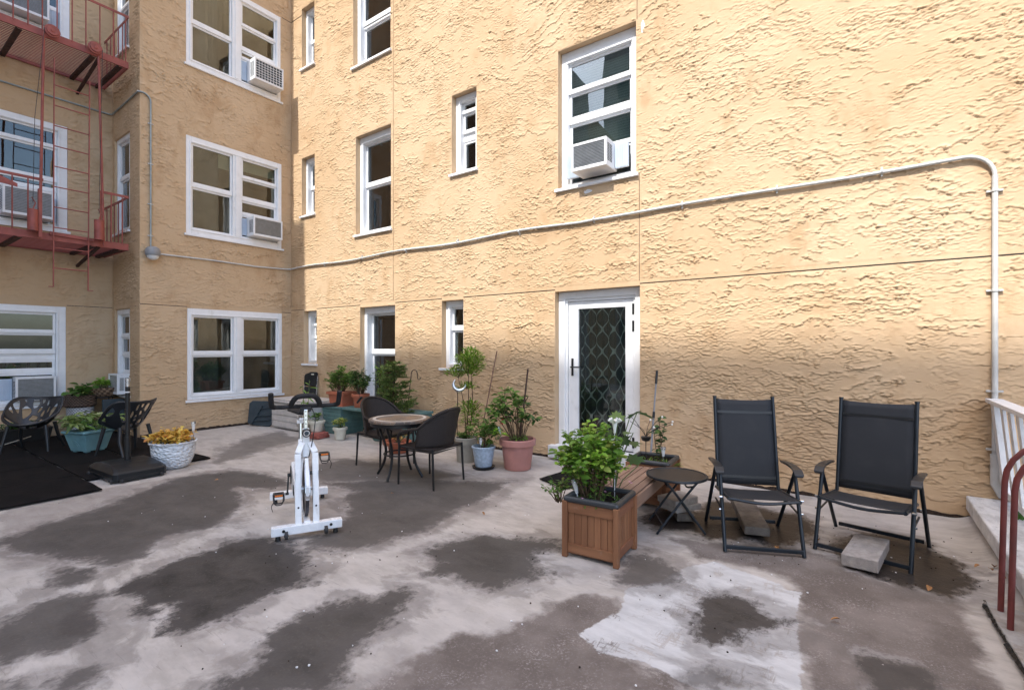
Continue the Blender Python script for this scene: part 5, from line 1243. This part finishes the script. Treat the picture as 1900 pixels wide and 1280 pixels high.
# chain guard on the right hand side of the rider (left in view)
cg = MB(); cxk, czk = -.14, .36; yc = -.075
o1 = [(cxk+.12*math.cos(R(a)), czk+.12*math.sin(R(a))) for a in range(70, 291, 20)]; o2 = [(cxw+.07*math.cos(R(a)), czw+.07*math.sin(R(a))) for a in range(-80, 81, 20)]
o3 = o1+o2; cg.add([(x, yc-.018, z) for x, z in o3]+[(x, yc+.018, z) for x, z in o3], [tuple(range(len(o3))), tuple(range(len(o3), 2*len(o3)))[::-1]]+[(i, (i+1) % len(o3), len(o3)+(i+1) % len(o3), len(o3)+i) for i in range(len(o3))])
cg.build('chain_guard', M['bike white'], bk, bevel=.008)
b = MB(); b.tube([(cxk, yc-.024, czk), (cxk, yc-.018, czk)], .085, 28); b.tube([(cxw, yc-.024, czw), (cxw, yc-.018, czw)], .045, 22); b.build('guard_disc', M['black plastic'], bk, smooth=True)
b = MB(); b.tube(smooth_pts([(hx+.02, .05, hz-.02), (hx+.10, .07, hz-.10), (FX-.10, .05, .78), (FX-.13, .02, .62)], 6), .004, 6); b.build('brake_cable', M['black plastic'], bk, smooth=True)
for s_ in (-1, 1):
    b = MB(); b.tube([(FX-.028, s_*.068-.0, .24), (FX+.0, s_*.068, .24)], .008, 8); b.tube([(FX+.036, s_*.18, .078), (FX+.040, s_*.18, .078)], .012, 10); b.build('bolt', M['black iron'], bk, smooth=True)
    b = MB(); b.box(FX-.07, s_*.088, .30, FX-.04, s_*.0885+.0005, .52); b.build('decal', M['slate'], bk)
b = MB(); b.box(cxw-.03, -.02, .52, cxw+.10, .02, .56); b.tube([(cxw+.05, 0, .56), (cxw+.05, 0, .66)], .012, 10); b.build('brake_pad', M['black plastic'], bk, bevel=.004)
for s_, dz, dx in ((-1, -.165, .03), (1, .165, -.03)):
    y = s_*.115; b = MB(); b.tube([(cxk, s_*.06, czk), (cxk, y+.01*s_, czk)], .018, 12); b.bar((cxk, y, czk), (cxk+dx, y+s_*.012, czk+dz), .014, .028, (1,0,0)); b.tube([(cxk+dx, y, czk+dz), (cxk+dx, y+s_*.03, czk+dz)], .012, 10)
    cr = b.build('crank', M['black iron'], bk, smooth=True)
    px, py, pz = cxk+dx, y+s_*.085, czk+dz
    b = MB(); b.box(px-.045, py-.045, pz-.012, px-.030, py+.045, pz+.012); b.box(px+.030, py-.045, pz-.012, px+.045, py+.045, pz+.012); b.tube([(px, py-.05, pz), (px, py+.05, pz)], .012, 10); b.box(px-.03, py-.045, pz-.01, px+.03, py-.035, pz+.01); b.box(px-.03, py+.035, pz-.01, px+.03, py+.045, pz+.01)
    pd = b.build('pedal', M['black plastic'], bk, bevel=.002)
    b = MB(); b.tube(smooth_pts([(px+.02, py-.045, pz), (px+.09, py-.04, pz-.04), (px+.11, py, pz-.05), (px+.09, py+.04, pz-.04), (px+.02, py+.045, pz)], 5), .005, 6); b.tube(smooth_pts([(px+.03, py-.04, pz), (px+.05, py-.03, pz-.07), (px+.06, py, pz-.08), (px+.05, py+.03, pz-.07), (px+.03, py+.04, pz)], 5), .004, 6)
    b.tube(smooth_pts([(px+.05, py+s_*.04, pz-.05), (px+.05, py+s_*.06, pz-.09), (px+.04, py+s_*.05, pz-.14)], 4), .003, 5); b.build('toe_cage', M['black plastic'], pd, smooth=True)
    b = MB(); b.box(px+.0455, py-.032, pz-.006, px+.048, py+.032, pz+.008); b.build('reflector', M['orange'], pd)

# wooden planter bench
WB = thing('planter_bench', 'stained wooden bench joining two square planter boxes', 'bench', (-1.625, 3.445, 0), rz=R(4.0))
def planter(y0, half=.20, h=.415, meshes={}):
    bx = MB(); bx.box(-half+.02, y0-half+.02, .02, half-.02, y0+half-.02, .06); box = bx.build('planter_box', M['wood x'], WB)
    for sx in (-1, 1):
        for sy in (-1, 1):
            b = MB(); b.box(sx*half-.02-.002*sx, y0+sy*half-.02, 0, sx*half+.02-.002*sx, y0+sy*half+.02, h); b.build('corner_post', M['wood v'], box, bevel=.004)
    for side in range(4):
        ang = side*PI/2; c_, s_ = round(math.cos(ang)), round(math.sin(ang))
        def fn(u, d, w, c_=c_, s_=s_): return (c_*u+s_*(half-.004+d), y0+s_*u*1.0-c_*(half-.004+d), w)
        for (z0, z1) in ((.035, .10), (h-.085, h-.012)):
            b = MB(fn); b.box(-half+.021, -.014, z0, half-.021, .004, z1); b.build('cross_board', M['wood x' if side % 2 == 0 else 'wood y2'], box, bevel=.003)
        n = 7 if side % 2 == 0 else 6; w = (2*half-.044)/n
        for k in range(n):
            u = -half+.022+k*w
            b = MB(fn); b.box(u+.0015, -.022, .08, u+w-.0015, -.008-.001*(k % 2), h-.06); b.build('plank', M['wood v'], box, bevel=.002)
    r = MB(); e = half+.012; ri = half-.045
    pts = [(-e+.02,y0-e+.02,h+.012),(e-.02,y0-e+.02,h+.012),(e-.02,y0+e-.02,h+.012),(-e+.02,y0+e-.02,h+.012)]
    for p, q in zip(pts, pts[1:]+pts[:1]): r.tube([p, q], .024, 12)
    for p in pts: r.lathe([(0,-.024),(.017,-.017),(.024,0),(.017,.017),(0,.024)], 12, p)
    lin = r.build('liner', M['liner'], box, smooth=True)
    b = MB(); ring(b, -half+.022, half-.022, 0, 0, 0, 0, 0) if False else None
    b.box(-half+.024, y0-half+.024, h-.12, -half+.03, y0+half-.024, h+.01); b.box(half-.03, y0-half+.024, h-.12, half-.024, y0+half-.024, h+.01); b.box(-half+.03, y0-half+.024, h-.12, half-.03, y0-half+.03, h+.01); b.box(-half+.03, y0+half-.03, h-.12, half-.03, y0+half-.024, h+.01); b.box(-half+.03, y0-half+.03, h-.12, half-.03, y0+half-.03, h-.07)
    b.build('soil', M['soil'], box)
M['liner'] = simple('dark grey rubber liner', (.035, .04, .045), .42, var=.15)
M['wood y2'] = mat_wood('stained cedar side board', (.20, .083, .043), (.29, .125, .066), 1)
planter(0.0); planter(1.46)
for k in range(5):
    x = -.170+k*.071; b = MB(); b.box(x, .226, .372, x+.063, 1.234, .392); b.build('slat', M['wood y'], WB, bevel=.003)
for x in (-.184, .198): b = MB(); b.box(x-.012, .222, .29, x+.010, 1.238, .388); b.build('side_rail', M['wood y'], WB, bevel=.003)
for y in (.5, 1.0): b = MB(); b.box(-.17, y-.02, .34, .185, y+.02, .370); b.build('batten', M['wood x'], WB)
t = thing('leafy_bush', 'bright green leafy bush growing in the near wooden planter box', 'bush', (-1.66, 3.46, .33))
bushy(t, (-.05,0,0), .68, .32, .28, 40, 1250, leaf_verts(.060, .042), 'leaf bright', 'stem', 290, (.5,1.2), .0035, low=.15, up=.35)
bushy(t, (-.03,0,0), .72, .29, .26, 20, 400, leaf_verts(.060, .044), 'leaf lime', 'stem', 0, (.5,1.1), .003, low=.5, up=.4)
bushy(t, (.05,-.05,0), .14, .17, .17, 20, 160, leaf_verts(.035, .014), 'leaf mid', 'green stem', 0)
bushy(t, (-.30,-.06,0), .20, .13, .12, 9, 120, leaf_verts(.04, .022), 'leaf mid', 'stem', 0)
b = MB()
for k in range(11):
    p = Vector((random.uniform(-.38,.3), random.uniform(-.3,.1), random.uniform(.08,.35)))
    for j in range(4): a = j*1.57; b.add([p, p+Vector((.011*math.cos(a), .011*math.sin(a), .004)), p+Vector((.011*math.cos(a+.9), .011*math.sin(a+.9), .006))], [(0,1,2)])
b.build('flower', M['pink flower'], t)
t = thing('fig_sapling', 'fig sapling with lobed leaves behind the bright bush', 'plant', (-1.62, 3.66, .33))
lv = Leaves(lobed_verts(.16, .15)); st = MB()
for x, y, z in ((.02,.05,.62),(.13,.02,.66),(-.10,.05,.55),(.10,.08,.48),(.17,0,.56),(.05,0,.5),(.16,.1,.70),(.19,.06,.30)):
    st.tube([(0,0,0),(x*.4,y*.4,z*.6),(x,y,z)], .004, 5); lv.put((x,y,z), (random.uniform(-.6,1), random.uniform(-1,.2), random.uniform(-.1,.35)), random.uniform(.65,1.0), random.uniform(-.4,.4))
st.build('stem', M['green stem'], t, smooth=True); lv.build('foliage', M['leaf dark'], t, 40)
def lily(label, loc, h):
    t = thing('lily_light', label, 'solar light', loc); b = MB(); b.tube([(0,0,0),(0,0,h)], .0035, 6); b.build('rod', M['white plastic'], t)
    prof = [(.008,h),(.014,h+.04),(.022,h+.08),(.05,h+.11)]; n = 24; vs = []; fs = []
    for i, (r_, z) in enumerate(prof):
        for k in range(n): a = 2*PI*k/n; q = r_*(1+(.28*math.cos(6*a) if i == 3 else 0)); vs.append((q*math.cos(a), q*math.sin(a), z+(.012*math.cos(6*a+PI) if i == 3 else 0)))
    for i in range(3):
        for k in range(n): l = (k+1) % n; fs.append((i*n+k, i*n+l, (i+1)*n+l, (i+1)*n+k))
    m = MB(); m.add(vs, fs); m.build('petal', M['petal'], t, smooth=True)
lily('white lily shaped garden light standing tall in the near planter bush', (-1.585, 3.62, .36), .52)
t = thing('jasmine_plant', 'dark leaved climbing plant in the far wooden planter box', 'plant', (-1.69, 4.93, .34))
st = MB(); lv = Leaves(leaf_verts(.075, .042, droop=.3))
for q, (x, h) in enumerate(((0,.50),(.06,.42),(-.05,.36))):
    pts = smooth_pts([(x*.3+.02,0,0), (x+.03*(-1)**q,0,h*.5), (x,.02,h)], 6); st.tube(pts, .004, 5)
    for k in range(26): p = random.choice(pts); lv.put(p, rdir(.2), random.uniform(.6,1.1))
st.build('stem', M['stem'], t, smooth=True); lv.build('foliage', M['leaf dark'], t, 80)
g2 = Leaves(leaf_verts(.09, .010, droop=.5))
for k in range(420): g2.put((random.uniform(-.16,.16), random.uniform(-.16,.16), 0), (random.uniform(-1,1), random.uniform(-1,1), random.uniform(.5,1.6)), random.uniform(.5,1.2))
g2.build('grass', M['leaf bright'], t, 0)
t = thing('firefly_light', 'solar firefly light with curved wires and white bulbs above the bench', 'solar light', (-1.79, 4.86, .36))
b = MB(); b.tube([(0,0,0),(0,0,.28)], .004, 6); b.build('rod', M['black iron'], t)
b = MB(); b.lathe([(0,.24),(.035,.25),(.048,.275),(.05,.29),(0,.295)], 20); b.build('solar_panel', M['black plastic'], t, smooth=True)
for k, (x, y, z) in enumerate(((-.22,.05,.50),(-.17,-.02,.44),(-.12,.06,.40),(.04,.02,.46),(.16,.02,.50),(.27,-.02,.44),(.26,.03,.46),(.10,-.05,.40))):
    b = MB(); b.tube(smooth_pts([(0,0,.29), (x*.25,y*.2,.34+.1*(z-.3)), (x*.6,y*.6,.29+(z-.29)*.72), (x,y,z)], 5), .0028, 5); w_ = b.build('wire', M['black iron'], t, smooth=True)
    b = MB(); b.lathe([(0,-.011),(.008,-.008),(.011,0),(.008,.008),(0,.011)], 12, (x, y, z)); b.build('bulb', M['petal'], w_, smooth=True)
t = thing('scrub_pole', 'grey telescopic broom pole with black grip leaning on the wall behind the planter', 'broom', (-2.02, 5.72, 0)); subworld(t)
p0, p1 = Vector((-2.03, 5.62, .05)), Vector((-2.045, 5.93, 1.27)); L_ = lambda s: p0.lerp(p1, s)
b = MB(); b.tube([L_(0), L_(.55)], .013, 12); b.tube([L_(.55), L_(.88)], .010, 12); b.build('pole', M['grey lamp'], t, smooth=True)
b = MB(); b.tube([L_(.54), L_(.60)], .016, 12); b.tube([L_(.87), L_(1.0)], .015, 12); b.build('grip', M['black plastic'], t, smooth=True)
b = MB(); b.box(-2.18, 5.58, .0, -1.88, 5.64, .05); b.build('brush_head', M['black plastic'], t, bevel=.005)
b = MB(); b.prism([(-3.10,4.92),(-2.66,4.74),(-2.42,5.30),(-2.5,5.50),(-3.0,5.55),(-3.04,5.40)], .004, .016); tag(b.build('door_mat', M['mat'], bevel=.003), 'small black door mat in front of the white glazed door', 'mat')

# round mesh side table
t = thing('side_table', 'round black mesh top folding side table beside the wooden bench', 'table', (-1.31, 4.30, 0), rz=R(30))
b = MB(); b.lathe([(0,.452),(.235,.452),(.235,.455),(0,.455)], 48); b.build('mesh_top', M['mesh top'], t)
b = MB(); b.tube([(.245*math.cos(k*PI/24), .245*math.sin(k*PI/24), .45) for k in range(48)], .012, 8, closed=True); b.build('rim', M['chair frame'], t, smooth=True)
for s_, w in ((1, .17), (-1, .14)):
    for y in (-w, w):
        b = MB(); b.tube([(s_*.13, y, .44), (-s_*.02, y, .25), (-s_*.20, y, .0)], .010, 8); b.build('leg', M['chair frame'], t, smooth=True)
    b = MB(); b.tube([(-s_*.15, -w, .08), (-s_*.15, w, .08)], .008, 8); b.tube(smooth_pts([(s_*.10, -w, .40), (s_*.08, 0, .355), (s_*.10, w, .40)], 5), .008, 8); b.build('crossbar', M['chair frame'], t, smooth=True)

def slab(name, label, cat, c, size, rz, mat_, tilt=(0,0), group=None):
    b = MB(); x, y, z = size; n = 6
    b.box(-x/2, -y/2, 0, x/2, y/2, z); o = b.build(name, M[mat_], bevel=.007, seg=2); o.location = c; o.rotation_euler = (tilt[0], tilt[1], rz)
    # worn, slightly irregular corners
    for v in o.data.vertices: v.co += Vector((random.uniform(-.004,.004), random.uniform(-.004,.004), random.uniform(-.003,.003)))
    return tag(o, label, cat, group)
slab('brick', 'dark block put in for the shadow beneath the stack under the mesh side table', 'block', (-1.36, 4.62, 0), (.15, .30, .07), R(30), 'mossy paver')  # dark block fills the shadow at the foot of the stack
slab('paver', 'middle concrete paver of the stack under the mesh side table', 'paver', (-1.37, 4.60, .075), (.22, .30, .055), R(-28), 'paver')
slab('paver', 'topmost concrete paver under the mesh side table', 'paver', (-1.39, 4.59, .132), (.22, .30, .055), R(-24), 'paver')
slab('paver', 'long damp mossy paver tilted under the left reclining chair', 'paver', (-.83, 4.78, .055), (.19, .78, .065), R(20), 'mossy paver', (R(4), 0))
slab('brick', 'dark wet block beneath the tilted mossy paver', 'block', (-.78, 4.62, 0), (.15, .3, .06), R(20), 'mossy paver')
slab('concrete_block', 'pale concrete block weighing down the foot bar of the right chair', 'block', (.02, 4.40, .03), (.215, .46, .085), R(-10), 'paver', (R(3), R(-2)))

# folding sling chairs ; local +X is forward (front), Y sideways
def sling_chair(label, loc, rz, recline, wide=1.0):
    t = thing('reclining_chair', label, 'chair', loc, rz, group='charcoal folding sling chairs by the wall')
    W = .27*wide; fr = 'chair frame'
    hinge = Vector((-.12, 0, .37)); up = Vector((-math.sin(recline), 0, math.cos(recline)))
    topp = hinge+up*.76
    # backrest frame and textile
    b = MB()
    for s_ in (-1, 1): b.tube([(hinge.x, s_*(W-.035), hinge.z), (topp.x, s_*(W-.035), topp.z)], .014, 10); b.tube([(topp.x, s_*(W-.035), topp.z), tuple(topp+up*.012+Vector((0, s_*(W-.035), 0)))], .017, 10)
    bf = b.build('back_frame', M[fr], t, smooth=True)
    def textile(name, p, q, w, sag, n=14, m=8, th=.004):
        vs = []; fs = []; p = Vector(p); q = Vector(q); d = (q-p).normalized(); nrm = Vector((d.z, 0, -d.x))
        for i in range(n+1):
            for j in range(m+1):
                y = -w+2*w*j/m; e = 1-(2*j/m-1)**2; P = p.lerp(q, i/n)+nrm*sag*e*(.4+.6*math.sin(PI*i/n)); edge = (1 if i == n else 0)*-.012*e
                vs.append(P+Vector((0, y, 0))+d*edge)
        for i in range(n):
            for j in range(m): a = i*(m+1)+j; fs.append((a, a+1, a+m+2, a+m+1))
        b = MB(); b.add(vs, fs); o = b.build(name, M['sling'], t, smooth=True); s2 = o.modifiers.new('solid', 'SOLIDIFY'); s2.thickness = th; s2.offset = 0; return o
    textile('back_sling', hinge+up*.03, topp-up*.01, W-.038, .012)
    for s in (.12, .835): b = MB(); c_ = hinge+up*.76*s; b.bar((c_.x+.008, -(W-.05), c_.z), (c_.x+.008, (W-.05), c_.z), .006, .022, tuple(up)); b.build('seam', M['black plastic'], t)
    # seat
    sf = (.32, .405); sb = (-.11, .36)
    b = MB()
    for s_ in (-1, 1): b.tube([(sb[0]-.04, s_*(W-.025), sb[1]), (sf[0]+.03, s_*(W-.025), sf[1])], .014, 10)
    b.tube(smooth_pts([(sf[0]+.02, -(W-.025), sf[1]), (sf[0]+.01, 0, sf[1]-.03), (sf[0]+.02, W-.025, sf[1])], 6), .012, 8)
    b.build('seat_frame', M[fr], t, smooth=True)
    textile('seat_sling', (sb[0]+.01, 0, sb[1]+.008), (sf[0]+.015, 0, sf[1]+.008), W-.03, .022)
    # crossed legs
    for s_ in (-1, 1):
        y = s_*(W+.004)
        b = MB(); b.tube([(.14, y, .60), (.345, y, .0)], .0145, 10); b.build('front_leg', M[fr], t, smooth=True)
        b = MB(); b.tube([(.10, y+s_*.022, .59), (-.345, y+s_*.022, .0)], .0145, 10); b.build('rear_leg', M[fr], t, smooth=True)
        b = MB(); b.tube([(-.02, y, .30), (.25, y, .28)], .008, 6); b.build('side_link', M[fr], t, smooth=True)
        b = MB()
        for (x, z) in ((.245,.29),(-.10,.335),(.255,.39)): b.tube([(x, y-.004, z), (x, y+s_*.024, z)], .009, 8)
        b.build('bolt', M['chrome'], t, smooth=True)
        # arm: curved pad that widens toward the front
        pts = [(-.20,.6),(-.05,.615),(.08,.618),(.17,.605),(.215,.575)]; ws = [.018,.026,.032,.036,.034]
        vs = []; fs = []
        for (x, z), w in zip(pts, ws): vs += [(x, y+s_*.012-w, z), (x, y+s_*.012+w, z), (x, y+s_*.012+w*.8, z-.022), (x, y+s_*.012-w*.8, z-.022)]
        for i in range(4):
            for j in range(4): k = (j+1) % 4; fs.append((i*4+j, i*4+k, (i+1)*4+k, (i+1)*4+j))
        fs += [(0,3,2,1), (16,17,18,19)]
        b = MB(); b.add(vs, fs); b.build('armrest', M['resin'], t, bevel=.006)
    for x in (.335, -.325):
        b = MB(); b.bar((x, -W, .035), (x, W, .035), .022, .03); b.build('foot_bar', M[fr], t, bevel=.004)
    return t
sling_chair('charcoal folding sling chair on the left, over the tilted mossy paver', (-.74, 4.43, 0), R(-66.5), R(12))
sling_chair('charcoal folding sling chair on the right with a concrete block at its foot', (.05, 4.74, 0), R(-101), R(10), 1.06)

# ================================================================ LITTER
lt = leaf_verts(.05, .03, fold=.5, droop=.3)
spots = [(.70,4.62),(.73,4.55),(.66,4.66),(.74,4.70),(-.1,3.35),(-4.05,3.5),(-1.9,4.2),(-.55,4.30),(-1.75,4.45),(-.30,4.65),(.35,4.15),(-6.1,2.7),(-2.9,3.6),(-1.5,4.75)]
me = bpy.data.meshes.new('fallen_leaf'); me.from_pydata(lt[0], [], lt[1]); me.materials.append(M['dry leaf'])
for k, (x, y) in enumerate(spots):
    o = bpy.data.objects.new('fallen_leaf', me); C.objects.link(o); o.location = (x, y, .018); o.rotation_euler = (random.uniform(-.3,.3), random.uniform(-.2,.3), random.uniform(0, 6.2)); o.scale = (random.uniform(.6,1.1),)*3
    if x > .6: o.location.z = .05
    tag(o, 'brown curled dry leaf in the heap beside the parapet' if x > .6 else 'single brown dry leaf lying on the stained floor', 'leaf', 'dry leaves beside the parapet' if x > .6 else 'dry leaves scattered over the floor')
def chips(name, n, mat_, label, size, regions):
    b = MB()
    for k in range(n):
        x0, x1, y0, y1 = random.choice(regions); x = random.uniform(x0, x1); y = random.uniform(y0, y1); a = random.uniform(0, 6.28); s_ = size*random.uniform(.4, 1.3)
        pts = [(x+s_*math.cos(a+q)*random.uniform(.5,1), y+s_*math.sin(a+q)*random.uniform(.4,.9)) for q in (0, 1.3, 2.7, 4.2, 5.2)]
        b.prism(pts, .004, .0085)
    o = b.build(name, M[mat_]); tag(o, label, 'debris', kind='stuff')
chips('paint_chips', 70, 'white plastic', 'white paint chips scattered over the stained roof floor', .007, [(-3.6,-.3,1.2,3.6),(-.9,.7,3.6,5.0),(-5.8,-2.5,1.5,4.0)])
chips('leaf_crumbs', 170, 'soil', 'dark crumbs of leaf litter over the roof floor', .007, [(-3.6,-.3,.8,3.6),(-1.2,.75,3.8,5.4),(-1.0,.75,4.0,5.2),(-7.0,-2.5,.8,4.6)])
for o in bpy.data.objects:
    if '_w' in o: del o['_w']
